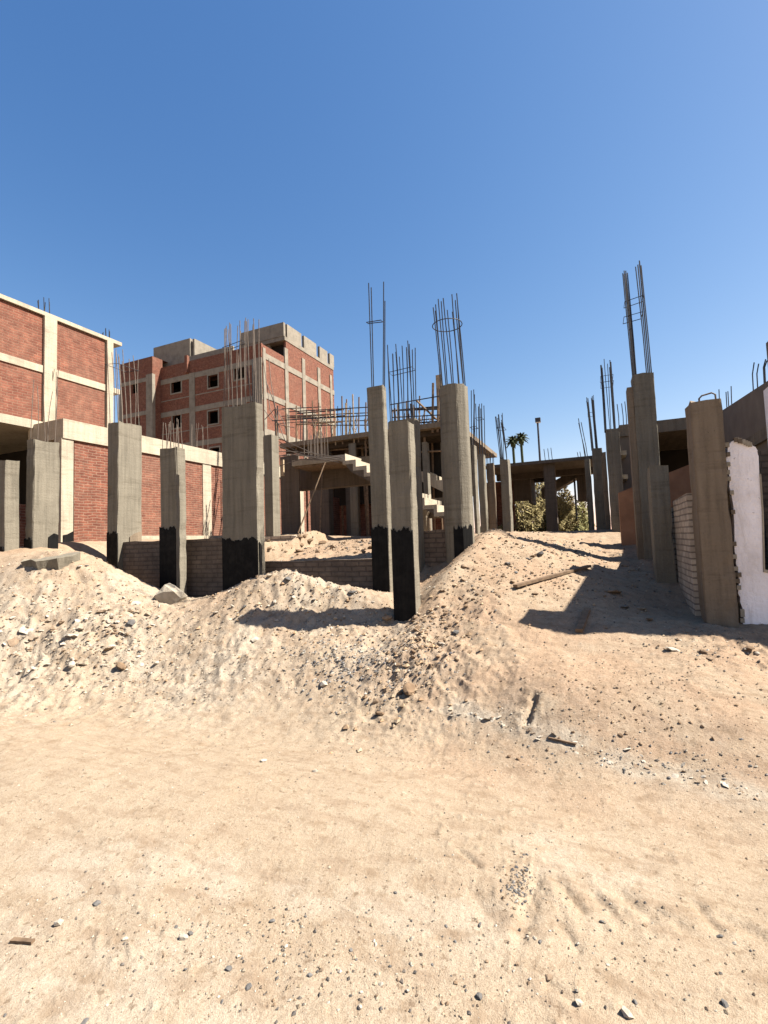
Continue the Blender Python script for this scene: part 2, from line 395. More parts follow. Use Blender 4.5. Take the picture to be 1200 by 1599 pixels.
# ------------------------------------------------------------------ ground sheet
def build_ground():
    def spaced():
        a = list(np.radians(np.arange(-47, 47.01, .17)))
        b = list(np.radians(np.arange(48, 180, 3.0)))
        return np.array([-q for q in b[::-1]] + a + b)
    ang = spaced()                      # from the camera axis, positive to the right
    rs = [.55]
    while rs[-1] < 24: rs.append(rs[-1] * (1.0034 if 3.6 < rs[-1] < 9.5 else 1.0080))
    while rs[-1] < 4000: rs.append(rs[-1] * 1.25)
    rs = np.array(rs)
    A, R = np.meshgrid(ang, rs); th = YAW - A           # heading left of +Y
    X = -np.sin(th) * R; Y = np.cos(th) * R
    Z = terrain(X, Y)
    na, nr = len(ang), len(rs)
    verts = np.stack([X.ravel(), Y.ravel(), Z.ravel()], 1)
    verts = np.vstack([verts, [[0, 0, zt(0, 0)]]])
    i = np.arange(nr - 1)[:, None] * na + np.arange(na)[None, :]
    j = np.arange(nr - 1)[:, None] * na + (np.arange(na)[None, :] + 1) % na
    quads = np.stack([i, j, j + na, i + na], 2).reshape(-1, 4)[:, ::1]
    tri = [(len(verts) - 1, (k + 1) % na, k) for k in range(na)]
    me = bpy.data.meshes.new('ground')
    nq = len(quads); nt_ = len(tri)
    me.vertices.add(len(verts)); me.vertices.foreach_set('co', verts.ravel())
    loops = np.concatenate([quads.ravel(), np.array(tri).ravel()])
    me.loops.add(len(loops)); me.loops.foreach_set('vertex_index', loops.astype(np.int32))
    me.polygons.add(nq + nt_)
    ls = np.concatenate([np.arange(nq) * 4, nq * 4 + np.arange(nt_) * 3])
    me.polygons.foreach_set('loop_start', ls.astype(np.int32))
    me.update(calc_edges=True); me.validate()
    if me.polygons[nq // 2].normal.z < 0: me.flip_normals()
    me.polygons.foreach_set('use_smooth', [True] * len(me.polygons))
    # what the ground is made of: red = damp orange sand and painted toe shading, green = pale crushed debris, blue = grey gravel
    x, y = verts[:, 0], verts[:, 1]
    def blob(px, py, d, r, s=1.0):
        p = atD(px, py, d); return s * np.exp(-((x - p[0]) ** 2 + (y - p[1]) ** 2) / (r * r))
    n1 = fbm(x * 1.3, y * 1.3, 4); n2 = fbm(x * 4.5 + 31, y * 4.5, 4)
    org = np.maximum.reduce([blob(430,985,6.4,.7,1.2), blob(690,960,6.2,.95,1.25), blob(650,1010,5.3,.6,1.2), blob(110,915,7.5,1.1,1.2), blob(330,960,7.0,.6,.8), blob(900,1070,4.4,1.3,.9), blob(1100,1080,4.0,.9,.9), blob(850,900,6.9,1.1,.75), blob(560,850,9.6,1.6,1.2), blob(110,930,7.4,.8,.8), blob(330,1000,6.2,.6,.6), blob(470,865,9.0,1.2), blob(1160,1010,4.9,.5,.6), blob(760,1030,5.2,.7,.5)])
    org = np.clip(org * (1 + 1.6 * n1 + n2), 0, 1); org = np.maximum(org, np.clip(.66 * sstep(3.9, 5.5, y) * (1 + 1.5 * n1 + .7 * n2), 0, 1)); org = np.maximum(org, .6 * sstep(7, 10, y) * (1 + n1))
    pale = np.maximum.reduce([blob(60,1010,6.5,1.2), blob(20,930,7.1,.8), blob(190,930,7.6,.6), blob(500,930,7.0,.9), blob(350,1035,5.9,.9), blob(230,1020,6.4,.7), blob(600,1010,5.8,.6,.7), blob(270,930,7.9,.6)])
    pale = np.clip(pale * (1 + 1.2 * n1 + 1.3 * n2), 0, 1)
    line = [(700,1112),(760,1125),(820,1140),(900,1165),(980,1190),(1060,1207),(1130,1228),(1200,1248),(1300,1290)]
    lw = [onflat(*p) for p in line]; ld = np.full(len(x), 9.0)
    for a_, b_ in zip(lw[:-1], lw[1:]): ld = np.minimum(ld, segdist(x, y, (a_[0], a_[1], b_[0], b_[1])))
    pale = np.maximum(pale, np.clip(np.exp(-(ld / .10) ** 2) * (1.1 + 2.2 * n2), 0, 1))
    for (px, py, r_) in ((480,1405,.10),(200,1350,.16),(620,1440,.14),(60,1590,.35),(300,1580,.3),(700,1435,.12),(130,1365,.2),(900,1330,.2),(340,1370,.12)):
        p = onflat(px, py); pale = np.maximum(pale, .75 * np.clip(np.exp(-(((x - p[0]) / (2.2 * r_)) ** 2 + ((y - p[1]) / r_) ** 2)) * (1.2 + 2.0 * n2 + 1.2 * n1), 0, 1))
    sgn = y - np.interp(x, [p[0] for p in lw], [p[1] for p in lw])
    band = np.where((sgn > 0) & (x > lw[0][0] - .3), np.exp(-((ld - .22) / .20) ** 2), 0); org = np.maximum(org, np.clip(.85 * band * (1 + 1.6 * n1 + n2), 0, 1))  # brown soil band; also paints the shading of the steep toe
    grey = np.maximum.reduce([blob(530,1035,5.6,.38,1.1), blob(600,1035,5.4,.4,.9), blob(670,1050,5.0,.35,.8), blob(220,985,6.7,.5,.7), blob(60,985,6.6,.7,.5), blob(270,1035,6.0,.6,.5), blob(800,1100,4.3,.3,.6), blob(970,1130,3.95,.5,.35), blob(1170,1180,3.2,.4,.4)])
    grey = np.clip(.6 * grey * (.6 + 2.2 * n2 + .8 * n1), 0, 1)
    at = me.color_attributes.new('soil', 'FLOAT_COLOR', 'POINT')
    at.data.foreach_set('color', np.stack([org, pale, grey, np.ones_like(org)], 1).ravel().astype(np.float32))
    m, n, b = newmat('sand')
    g = worldpos(n)
    at_ = N(n, 'ShaderNodeVertexColor', layer_name='soil'); sep = N(n, 'ShaderNodeSeparateColor'); n.links.new(at_.outputs[0], sep.inputs[0])
    f1 = noise(n, g, .8, 5, .6); f2 = noise(n, g, 6, 5, .6); f3 = noise(n, g, 55, 4, .65); f4 = noise(n, g, 220, 2, .6)
    col = ramp(n, f1, [(.32, (.275, .190, .112)), (.5, (.305, .228, .150)), (.68, (.345, .265, .178))])
    col = mix(n, .30, col, ramp(n, f2, [(.3, (.245, .163, .092)), (.5, (.305, .228, .150)), (.7, (.37, .29, .20))]))
    col = mix(n, sep.outputs[0], col, mix(n, f2, (.25, .128, .066), (.365, .215, .12)))
    col = mix(n, sep.outputs[1], col, mix(n, f3, (.33, .27, .195), (.45, .385, .30)))
    col = mix(n, mth(n, 'MULTIPLY', sep.outputs[2], .8), col, mix(n, f3, (.145, .122, .10), (.33, .285, .225)))
    col = mix(n, .36, col, ramp(n, f3, [(.3, (.18, .12, .073)), (.5, (.325, .24, .155)), (.68, (.43, .35, .25))]))
    col = mix(n, .34, col, ramp(n, f4, [(.35, (.165, .115, .075)), (.6, (.40, .32, .23))]))
    st1 = noise(n, worldpos(n, (1.1, 3.4, 1)), 2.6, 6, .65); st2 = noise(n, g, 8, 6, .7); sp_ = noise(n, g, 26, 3, .7)
    col = mix(n, ramp(n, st1, [(.50, (0, 0, 0)), (.66, (.6, .6, .6))]), col, (.225, .155, .10))
    col = mix(n, ramp(n, st2, [(.53, (0, 0, 0)), (.66, (.6, .6, .6))]), col, (.205, .138, .084))
    col = mix(n, ramp(n, st2, [(.28, (.4, .4, .4)), (.42, (0, 0, 0))]), col, (.42, .35, .255))
    col = mix(n, ramp(n, sp_, [(.61, (0, 0, 0)), (.68, (.7, .7, .7))]), col, (.15, .10, .062))
    col = mix(n, 1.0, col, (.80, .815, .83), 'MULTIPLY')
    n.links.new(col, b.inputs['Base Color']); b.inputs['Roughness'].default_value = 1.0; b.inputs['Specular IOR Level'].default_value = .05
    nb = bump(n, b, f3, .4, .02); bump(n, b, f4, .22, .006, nb)
    me.materials.append(m)
    o = bpy.data.objects.new('ground', me); COL.objects.link(o); o['kind'] = 'structure'
    o['label'] = 'pale sandy ground rising in heaps of sand and debris to the building plot'
    return o
build_ground()

# ------------------------------------------------------------------ columns with reinforcement
def shaft(x0, x1, y0, y1, z0, z1, mt, parent, name='shaft', rough=.006, cham=.012, lean=(0, 0), chip=.03):
    mb = MB(); cs = [(x0 + cham, y0), (x1 - cham, y0), (x1, y0 + cham), (x1, y1 - cham), (x1 - cham, y1), (x0 + cham, y1), (x0, y1 - cham), (x0, y0 + cham)]
    # extra points along the long sides
    ring = []
    for i, p in enumerate(cs):
        q = cs[(i + 1) % 8]; L = math.hypot(q[0] - p[0], q[1] - p[1]); k = max(1, int(L / .12))
        for t in range(k): ring.append((p[0] + (q[0] - p[0]) * t / k, p[1] + (q[1] - p[1]) * t / k))
    n = len(ring); lv = max(6, int((z1 - z0) / .16)); cx, cy = (x0 + x1) / 2, (y0 + y1) / 2
    ph = random.random() * 99
    off = [(random.gauss(0, rough * .6), random.gauss(0, rough * .6)) for _ in ring]
    vs = []; corner = [i for i, (x, y) in enumerate(ring) if (x in (x0, x1) or y in (y0, y1)) and any(abs(x - c[0]) + abs(y - c[1]) < 1e-9 for c in cs)]
    for l in range(lv + 1):
        t = l / lv; z = z0 + (z1 - z0) * t
        chipped = {i: random.uniform(.03, .10) for i in corner if random.random() < .10}
        bow = .004 * math.sin(t * 5 + ph)
        for i, (x, y) in enumerate(ring):
            dz = (random.uniform(-chip, chip * .2) if l == lv else 0)
            if i in chipped: k_ = chipped[i]; x += (cx - x) * k_; y += (cy - y) * k_
            vs.append((x + off[i][0] + random.gauss(0, rough * .35) + bow + lean[0] * (t - .5), y + off[i][1] + random.gauss(0, rough * .35) + bow + lean[1] * (t - .5), z + dz))
    vs.append((cx + lean[0] * .5, cy + lean[1] * .5, z1 - .01))
    fs = []
    for l in range(lv):
        for i in range(n): fs.append((l * n + i, l * n + (i + 1) % n, (l + 1) * n + (i + 1) % n, (l + 1) * n + i))
    for i in range(n): fs.append((lv * n + i, lv * n + (i + 1) % n, len(vs) - 1))
    mb.add(vs, fs)
    return mb.build(name, mt, parent)
def coat(parent, x0, x1, y, z0, zt_, rag=.05, drips=0, left=None):
    """ragged black bitumen painted on the front face, 3 mm proud"""
    n = 70; top = []; ph = random.random() * 9; rag *= .45
    for i in range(n + 1):
        x = x0 + (x1 - x0) * i / n
        top.append((x, zt_ + rag * (random.random() - .6) - (rag * 2.2 * random.random() if random.random() < drips * .5 else 0) + .022 * math.sin(i * .13 + ph) + .016 * math.sin(i * .41 + 2 * ph)))
    MB().prism_y([(x0, z0)] + [(x1, z0)] + top[::-1], y - .016, y - .002).build('bitumen_coating', M['tar'], parent, label='black bitumen brushed on the lower part with a ragged upper edge')
def rebars(parent, pts, z0, z1, jit=.12, lean=.02, r=.0085, mt='rebar', common=(0, 0)):
    for (x, y) in pts:
        h = z1 + random.uniform(-jit, jit * .5)
        dx = random.gauss(0, lean) + common[0]; dy = random.gauss(0, lean) + common[1]; b = random.gauss(0, lean * .35)
        MB().path([(x, y, z0 - .05), (x + dx * .3 + b, y + dy * .3, z0 + (h - z0) * .35), (x + dx * .7 + b, y + dy * .7, z0 + (h - z0) * .7), (x + dx, y + dy, h)], r, 5).build('rebar', M[mt], parent)
def stirrup(parent, x0, x1, y0, y1, z, r=.006, mt='rebar', tilt=.0):
    MB().path([(x0, y0, z), (x1, y0, z + tilt), (x1, y1, z + tilt), (x0, y1, z)], r, 5, True).build('stirrup', M[mt], parent)
def perim(x0, x1, y0, y1, nx, ny, inset=.035):
    x0 += inset; x1 -= inset; y0 += inset; y1 -= inset
    p = [(x0 + (x1 - x0) * i / max(1, nx - 1), y) for i in range(nx) for y in (y0, y1)]
    p += [(x, y0 + (y1 - y0) * j / (ny - 1)) for j in range(1, ny - 1) for x in (x0, x1)]
    return p
def zpx(px, py, x, y):
    """height of pixel row py above ground point (x, y)"""
    d = (np.array([x, y, EYE]) - CAM) @ fw; P = atD(px, py, d); return P[2]
def column(label, pxl, pxr, pxs, pym, Y, pytop, mt='conc', depth=None, zb=None, zmax=None, cat='pillar', group=None, lean=(0, 0), name='concrete_pillar', left=False, dz=.5):
    a = atY(pxl, pym, Y); b = atY(pxr, pym, Y); x0, x1 = a[0], b[0]
    if depth is None:
        depth = (atX(pxs, pym, x0 if left else x1)[1] - Y)
    y1 = Y + depth
    zg = zt((x0 + x1) / 2, Y) ; zb_ = (zg - dz) if zb is None else zb
    ztop = zpx((pxl + pxr) / 2, pytop, (x0 + x1) / 2, Y)
    t = thing(name, ((x0 + x1) / 2, (Y + y1) / 2, zg), label, cat, group)
    shaft(x0, x1, Y, y1, zb_, ztop, M[mt], t, lean=lean)
    return t, (x0, x1, Y, y1, zb_, ztop)
def zrow(px, py, d): return zpx(px, py, (d[0] + d[1]) / 2, d[2])
PG = 'bare concrete pillars of the unfinished plot'

c0, d = column('short concrete pillar cut by the left edge of the photo, sunlit right side', -4, 8, 31, 790, 5.16, 716, group=PG, cat='pillar')
coat(c0, d[0], d[1], d[2], d[4], zrow(4, 856, d), .03)
c1, d = column('broad sunlit pillar with pale patch, standing just right of the pillar cut by the left edge', 40, 52, 93, 760, 5.5, 683, group=PG)
coat(c1, d[0], d[1], d[2], d[4], zrow(46, 842, d), .03)
MB().prism_x([(d[3] - .2, 1.45), (d[3] - .02, 1.45), (d[3] - .02, zrow(80, 836, d) + .02), (d[3] - .1, zrow(80, 836, d) + .05), (d[3] - .2, zrow(80, 838, d))], d[1] + .002, d[1] + .016).build('bitumen_coating', M['tar'], c1)
rebars(c1, [(d[0] + .05, d[2] + .05), (d[1] - .05, d[2] + .1), (d[0] + .06, d[3] - .12), (d[1] - .05, d[3] - .06), (d[1] - .05, (d[2] + d[3]) / 2)], d[5], zrow(66, 585, d), .2, .05, .006, 'rebar_rust_lit')
c2, d = column('tall pillar left of the brown block wall, wide sunlit side and dense upright bars', 168, 184.5, 222, 760, 6.6, 655, group=PG)
coat(c2, d[0], d[1], d[2], d[4], zrow(176, 832, d), .03)
MB().prism_x([(d[3] - .3, 1.5), (d[3] - .03, 1.5), (d[3] - .03, zrow(205, 829, d)), (d[3] - .18, zrow(205, 832, d)), (d[3] - .3, zrow(205, 838, d))], d[1] + .002, d[1] + .016).build('damp_patch', M['conc_brown'], c2)
rebars(c2, perim(*d[:4], 2, 6), d[5], zrow(176, 528, d), .22, .04, .0075, 'rebar_rust_lit', (-.08, 0))
stirrup(c2, d[0] - .12, d[1] - .04, d[2] + .03, d[3] - .03, zrow(176, 557, d), tilt=-.05)
c3, d = column('shorter pillar in front of the brown block wall, black foot and narrow sunlit side', 250, 275, 291, 790, 6.3, 697, group=PG)
coat(c3, d[0], d[1], d[2], d[4], zrow(262, 825, d), .05)
rebars(c3, perim(*d[:4], 4, 3), d[5], zrow(262, 648, d), .10, .03, .0065, 'rebar_rust_lit')
c4, d = column('widest dark pillar with tall black foot and a thick crown of upright bars', 347, 402, 413, 770, 6.5, 627, group=PG)
coat(c4, d[0], d[1], d[2], d[4], zrow(378, 842, d), .06, .15)
MB().prism_x([(d[2] + .02, .9), (d[2] + .08, .9), (d[2] + .08, zrow(405, 852, d)), (d[2] + .02, zrow(405, 846, d))], d[1] + .002, d[1] + .015).build('bitumen_coating', M['tar'], c4)
rebars(c4, perim(*d[:4], 8, 3), d[5], zrow(372, 490, d), .14, .03, .0075, 'rebar_rust_lit')
rebars(c4, [(d[1] - .03 - .04 * i, d[2] + .05 + .01 * i) for i in range(4)], d[5], zrow(372, 560, d), .2, .02, .007, 'rebar')
stirrup(c4, d[0] + .03, d[1] - .3, d[2] + .03, d[3] - .03, zrow(372, 527, d), tilt=.04)
c5, d = column('slim dark pillar topped by a few very tall bars joined by one crosspiece', 578, 603.5, 609.5, 760, 6.7, 597, group=PG)
coat(c5, d[0], d[1], d[2], d[4], zrow(592, 823, d), .05, .3)
x0, x1, y0, y1, zb, z1 = d
for (xx, yy, ppx, top) in ((x0 + .07, y0 + .05, 576, 442), (x0 + .075, y1 - .05, 580, 449), (x1 - .02, y0 + .06, 599.5, 440), (x1 - .01, y1 - .06, 601.5, 470)):
    P = atY(ppx, top, yy)
    MB().path([(xx, yy, z1 - .05), (xx + (P[0] - xx) * .55, yy, z1 + (P[2] - z1) * .5), (P[0], yy, P[2])], .0085, 5).build('rebar', M['rebar'], c5)
za = zrow(590, 488, d); MB().path([(x0 + .01, y0 + .05, za), (x1 - .01, y0 + .05, za - .02), (x1 + .0, y1 - .05, za - .03), (x0 + .015, y1 - .05, za + .0)], .0075, 5, True).build('stirrup', M['rebar'], c5)
c6, d = column('dark pillar nearest the road, black lower half and bright right edge, no bars', 611, 644.5, 653, 815, 6.0, 655, group=PG)
coat(c6, d[0], d[1], d[2], d[4], zrow(628, 827, d), .07, .35)
c7, d = column('pillar hidden behind the black-footed one nearest the road, many bars with a crosstie', 609, 651, 658.5, 740, 7.6, 651, group=PG)
rebars(c7, perim(*d[:4], 6, 3), d[5], zrow(630, 530, d), .12, .016, .0085)
stirrup(c7, d[0] + .03, d[1] - .02, d[2] + .03, d[3] - .03, zrow(630, 571, d), tilt=.02)

def round_column():
    P = atY(713.5, 730, 7.85); cx, cy = P[0], P[1]; r = 22.6 / F * ((np.array([cx, cy, EYE]) - CAM) @ fw)
    zg = zt(cx, cy); ztop = zpx(708, 600, cx, cy); z0 = zg - .6
    t = thing('concrete_pillar', (cx, cy, zg), 'many-sided round pillar at the left foot of the sand heap, bars held by a ring', 'pillar', PG)
    n = 10; lv = 22; ph = .18; vs = []
    for l in range(lv + 1):
        z = z0 + (ztop - z0) * l / lv
        for i in range(n * 2):
            a = ph + 2 * math.pi * (i // 2) / n + (.06 if i % 2 else -.06)
            rr = r * (1 + random.gauss(0, .006))
            vs.append((cx + rr * math.cos(a), cy + rr * math.sin(a), z - (random.uniform(0, .03) if l == lv else 0)))
    k = n * 2; vs.append((cx, cy, ztop - .01))
    fs = [(l * k + i, l * k + (i + 1) % k, (l + 1) * k + (i + 1) % k, (l + 1) * k + i) for l in range(lv) for i in range(k)] + [(lv * k + i, lv * k + (i + 1) % k, len(vs) - 1) for i in range(k)]
    MB().add(vs, fs).build('shaft', M['conc'], t)
    # black foot wraps the faces toward the road
    vs = []; fs = []; m_ = 30; a0, a1 = math.radians(262), math.radians(345)
    zc = zpx(713, 823, cx, cy)
    for i in range(m_ + 1):
        a = a0 + (a1 - a0) * i / m_
        # stay on the polygon
        seg = 2 * math.pi / n; q = ((a - ph) % seg) - seg / 2; rp = r * math.cos(seg / 2) / math.cos(q) * 1.0
        for rr, z in ((rp + .012, z0), (rp + .012, zc + random.uniform(-.05, .04)), (rp - .02, zc - .05)):
            vs.append((cx + rr * math.cos(a), cy + rr * math.sin(a), z))
    for i in range(m_):
        for j in range(2): fs.append((i * 3 + j, i * 3 + 3 + j, i * 3 + 4 + j, i * 3 + 1 + j))
    MB().add(vs, fs).build('bitumen_coating', M['tar'], t, label='black bitumen brushed on the lower part with a ragged upper edge')
    zr = zpx(708, 453, cx, cy)
    pts = [(cx + (r - .035) * math.cos(2 * math.pi * i / 12 + .2), cy + (r - .035) * math.sin(2 * math.pi * i / 12 + .2)) for i in range(12)]
    rebars(t, pts, ztop, zr, .14, .014, .0095, 'rebar', (-.06, 0))
    zs = zpx(708, 497, cx, cy)
    MB().path([(cx - .055 + (r + .012) * math.cos(2 * math.pi * i / 24), cy + (r + .012) * math.sin(2 * math.pi * i / 24), zs) for i in range(24)], .008, 5, True).build('ring_tie', M['rebar'], t)
round_column()
RG = 'small pillars in the row beyond the round one'
c9, d = column('thin dark pillar touching the right side of the round one in the photo', 738.5, 744, 747.5, 760, 9.6, 691, group=PG)
rebars(c9, perim(*d[:4], 2, 2, .02), d[5], zrow(740, 600, d), .15, .01, .009, 'rebar', (.05, 0)); stirrup(c9, d[0], d[1] + .05, d[2], d[3], zrow(740, 664, d))
c10, d = column('narrow dark pillar second beyond the round one, bars tied halfway', 747.5, 757.8, 761, 760, 11.0, 708, group=PG)
rebars(c10, perim(*d[:4], 3, 2, .01), d[5], zrow(752, 625, d), .12, .01, .010, 'rebar', (.03, 0)); stirrup(c10, d[0], d[1], d[2], d[3], zrow(752, 649, d))
c11, d = column('far brown pillar under the low slab with three short bars on top', 762, 773, 775, 770, 15.5, 722, group=PG, mt='conc_brown')
rebars(c11, perim(*d[:4], 3, 2, .02), d[5], zrow(767, 705, d), .03, .01, .010)
c12, d = column('square pillar in front of the olive bushes, sunlit right edge and two bundles of bars', 782.8, 795.8, 799.8, 770, 11.6, 715, group=PG)
for k in range(5):
    rebars(c12, [(d[0] + .02 + .008 * k, d[2] + .03 + .05 * k)], d[5], zrow(786, 641, d), .1, .015, .010, 'rebar', (-.05, 0))
    rebars(c12, [(d[1] - .02 - .008 * k, d[2] + .03 + .05 * k)], d[5], zrow(786, 643, d), .2, .015, .010, 'rebar', (-.08, 0))
rebars(c12, [((d[0] + d[1]) / 2, d[2] + .04)], d[5], zrow(786, 640, d), .01, .01, .008); stirrup(c12, d[0] - .03, d[1] - .06, d[2], d[3], zrow(786, 664, d))

# right-hand row (left sides seen)
cr1, d = column('tall brown pillar beside the torn white wall, bent bar loop on its top', 1091, 1141, 1080, 800, 6.6, 618, 'conc_brown', depth=.34, group=PG, dz=.6)
x0, x1, y0, y1, zb, z1 = d; zl = zrow(1110, 612, d)
MB().path([(x0 + .11, y0 + .1, z1 - .06), (x0 + .11, y0 + .1, zl - .015), (x0 + .14, y0 + .1, zl + .015), (x1 - .07, y0 + .1, zl + .035), (x1 - .035, y0 + .1, zl + .01), (x1 - .03, y0 + .1, z1 - .08)], .010, 6).build('bent_bar', M['rebar_rust_lit'], cr1)
cr1b, d = column('short broken-topped pillar at the end of the pale brick wall', 1018, 1049, 1016, 800, 8.1, 725, 'conc', depth=.3, group=PG)
cr2, d = column('tallest pillar on the right carrying two long bundles of bars', 997, 1032, 993, 730, 9.3, 576, 'conc', depth=.36, group=PG)
x0, x1, y0, y1, zb, z1 = d
for k in range(6):
    rebars(cr2, [(x0 + .03 + .018 * (k % 4), y0 + .04 + .05 * k)], z1, zrow(1010, 404, d) + .03 * k, .06, .006, .0095, 'rebar', (-.035, 0))
    rebars(cr2, [(x1 - .03 - .02 * (k % 4) , y0 + .04 + .05 * k)], z1, zrow(1010, 392, d) + .02 * k, .10, .006, .0095, 'rebar', (-.045, 0))
stirrup(cr2, x0 - .03, x1 - .06, y0 + .05, y1 - .05, zrow(1010, 453, d), tilt=.05, r=.007); stirrup(cr2, x0 - .06, x1 - .1, y0 + .03, y1 - .03, zrow(1010, 479, d), tilt=.03, r=.007)
MB().box(x0 - .09, x0 + .004, y0 + .03, y1 - .05, zb, zrow(1010, 596, d)).build('side_pier', M['conc_brown'], cr2)
cr3, d = column('dark pillar left of the tallest one on the right, paired bundles of bars', 951, 972, 945, 740, 12.0, 666, 'conc', depth=.5, group=PG)
for k in range(6):
    rebars(cr3, [(d[0] - .02 + .015 * (k % 3), d[2] + .04 + .05 * k)], d[5], zrow(960, 560, d), .12, .01, .0105, 'rebar')
    rebars(cr3, [(d[1] - .1 + .015 * (k % 3), d[2] + .04 + .05 * k)], d[5], zrow(960, 556, d), .12, .01, .0105, 'rebar')
rebars(cr3, [((d[0] + d[1]) / 2 - .05, d[2] + .05), ((d[0] + d[1]) / 2 - .02, d[3] - .1)], d[5], zrow(960, 552, d), .05, .02, .008); stirrup(cr3, d[0] - .04, d[1] - .05, d[2], d[3], zrow(960, 590, d)); stirrup(cr3, d[0] - .04, d[1] - .05, d[2], d[3], zrow(960, 580, d))
cr4, d = column('lower dark pillar second to the left of the tallest on the right', 928, 944, 924, 760, 14.0, 698, 'conc', depth=.5, group=PG)
for k in range(4):
    rebars(cr4, [(d[0] + .0 + .015 * k, d[2] + .04 + .05 * k)], d[5], zrow(935, 615, d), .1, .01, .011, 'rebar', (-.06, 0))
    rebars(cr4, [(d[1] - .1 - .015 * k, d[2] + .04 + .05 * k)], d[5], zrow(935, 614, d), .1, .01, .011, 'rebar', (-.03, 0))
rebars(cr4, [((d[0] + d[1]) / 2, d[2] + .05)], d[5], zrow(935, 612, d), .01, .01, .008); stirrup(cr4, d[0] - .04, d[1] - .12, d[2], d[3], zrow(935, 640, d))
cr5, d = column('dark pillar under the right end of the far slab, two thin leaning bars', 916, 925, 915, 770, 15.2, 714, 'conc', depth=.5, group=PG)
rebars(cr5, [(d[0] + .03, d[2] + .05), (d[0] + .1, d[2] + .1), (d[0] + .06, d[3] - .05)], d[5], zrow(920, 650, d), .08, .02, .011, 'rebar', (-.12, 0))
cr6, d = column('brownish pillar wedged between the two dark ones on the right', 943, 950, 943, 760, 13.2, 703, 'conc_brown', depth=.4, group=PG)

# ------------------------------------------------------------------ low walls between the pillars
def wall(label, p0, p1, Y, pytop, zb, th, mt, name='block_wall', cat='wall', steps=None):
    a = atY(p0, pytop, Y); b = atY(p1, pytop, Y); zt_ = (a[2] + b[2]) / 2
    mb = MB(); x = a[0]; L = b[0] - a[0]
    top = [(a[0], zb), (b[0], zb)]; k = max(3, int(L / .25)); pts = []
    for i in range(k + 1): pts.append((b[0] - L * i / k, zt_ + random.uniform(-.012, .012)))
    mb.prism_y(top + pts, Y, Y + th)
    o = mb.build(name, M[mt], None); tag(o, label, cat); return o
wall('brown cement block wall in shade between the black-footed pillars on the left', 184, 352, 6.72, 843.5, .3, .22, 'block')
wall('low cement block wall behind the middle debris heap', 412, 590, 6.9, 875, .4, .22, 'block')
wall('small cement block wall between the nearest dark pillar and the round pillar', 652, 700, 7.85, 828, .4, .22, 'block')
o = MB(); a = atX(412, 850, -5.2)
xa, xb = atY(414, 845, 8.45)[0], atY(466, 845, 8.45)[0]
za = atY(414, 838, 8.45)[2]; zb_ = 1.0
st = [(xa, zb_), (xb, zb_), (xb, za - .10), (xb - .02, za - .02), (xa + (xb - xa) * .8, za), (xa, za)]
tag(MB().prism_y(st, 8.45, 8.7).build('brick_pier', M['block_pale']), 'short pale brick wall in front of the dark slab, seen past the widest pillar', 'wall')
# pale brick wall along the right side, faces left
Xw = 1.055
y0, y1 = 6.95, 8.15
tag(MB().prism_x([(y0, -.2), (y1, -.2), (y1, zpx(1043, 782, Xw, 8.1)), (y0, zpx(1083, 770, Xw, 7.0))], Xw, Xw + .22).build('brick_wall', M['block_pale']), 'pale brick wall in the shade running back from the tall brown pillar', 'wall')
tag(MB().box(1.02, 1.2, 8.42, 9.25, .2, zpx(1013, 794, 1.1, 8.6)).build('brick_wall', M['block_pale']), 'small pale brick stub behind the short broken-topped pillar', 'wall')

# ------------------------------------------------------------------ masonry faces with real openings
def holed(mb, a0, a1, z0, z1, holes, front, depth, axis, sgn):
    """panel in the plane axis=front; outward side sgn; holes [(b0,b1,c0,c1)] get reveals of the given depth"""
    us = sorted({a0, a1, *[h[0] for h in holes], *[h[1] for h in holes]}); vs_ = sorted({z0, z1, *[h[2] for h in holes], *[h[3] for h in holes]})
    back = front - sgn * depth
    P = (lambda u, z, q: (u, q, z)) if axis == 'y' else (lambda u, z, q: (q, u, z))
    flip = (sgn > 0) == (axis == 'y')
    def quad(p): mb.add(p[::-1] if flip else p, [(0, 1, 2, 3)])
    for i in range(len(us) - 1):
        for j in range(len(vs_) - 1):
            cu, cz = (us[i] + us[i + 1]) / 2, (vs_[j] + vs_[j + 1]) / 2
            if any(h[0] < cu < h[1] and h[2] < cz < h[3] for h in holes): continue
            quad([P(us[i], vs_[j], front), P(us[i + 1], vs_[j], front), P(us[i + 1], vs_[j + 1], front), P(us[i], vs_[j + 1], front)])
    for b0, b1, e0, e1 in holes:
        for (p, q) in (((b0, e0), (b1, e0)), ((b1, e0), (b1, e1)), ((b1, e1), (b0, e1)), ((b0, e1), (b0, e0))):
            quad([P(*p, front), P(*q, front), P(*q, back), P(*p, back)][::-1])

# ------------------------------------------------------------------ annex with red brick wall (left), its wall faces +X
AX = -11.3
ay0 = atX(97.5, 760, AX)[1]; ay1 = 21.5
def yA(px, py=790): return atX(px, py, AX)[1]
def zA(px, py): return atX(px, py, AX)[2]
zb0, zb1 = zA(347, 729), zA(347, 707.5); zbase = zA(300, 838)
an = thing('brick_annex', (AX - 1, (ay0 + ay1) / 2, zbase), 'long red brick wall under a deep pale concrete band, behind the left pillars', 'building')
mb = MB(); mb.box(AX - .25, AX - .03, ay0 + .3, ay1, .6, zb0); mb.build('wall', M['red_near'], an)
MB().box(AX - 1.3, AX + .02, ay0, ay1, zb0, zb1).build('ring_beam', M['conc_pale'], an)
for px0, px1 in ((96, 115), (318, 331)):
    b0, b1 = yA(px0 + .01), yA(px1)
    pier = MB().box(AX - .28, AX - .005, b0, b1, .6, zb0 - .003).build('pier', M['conc_pale'], an)
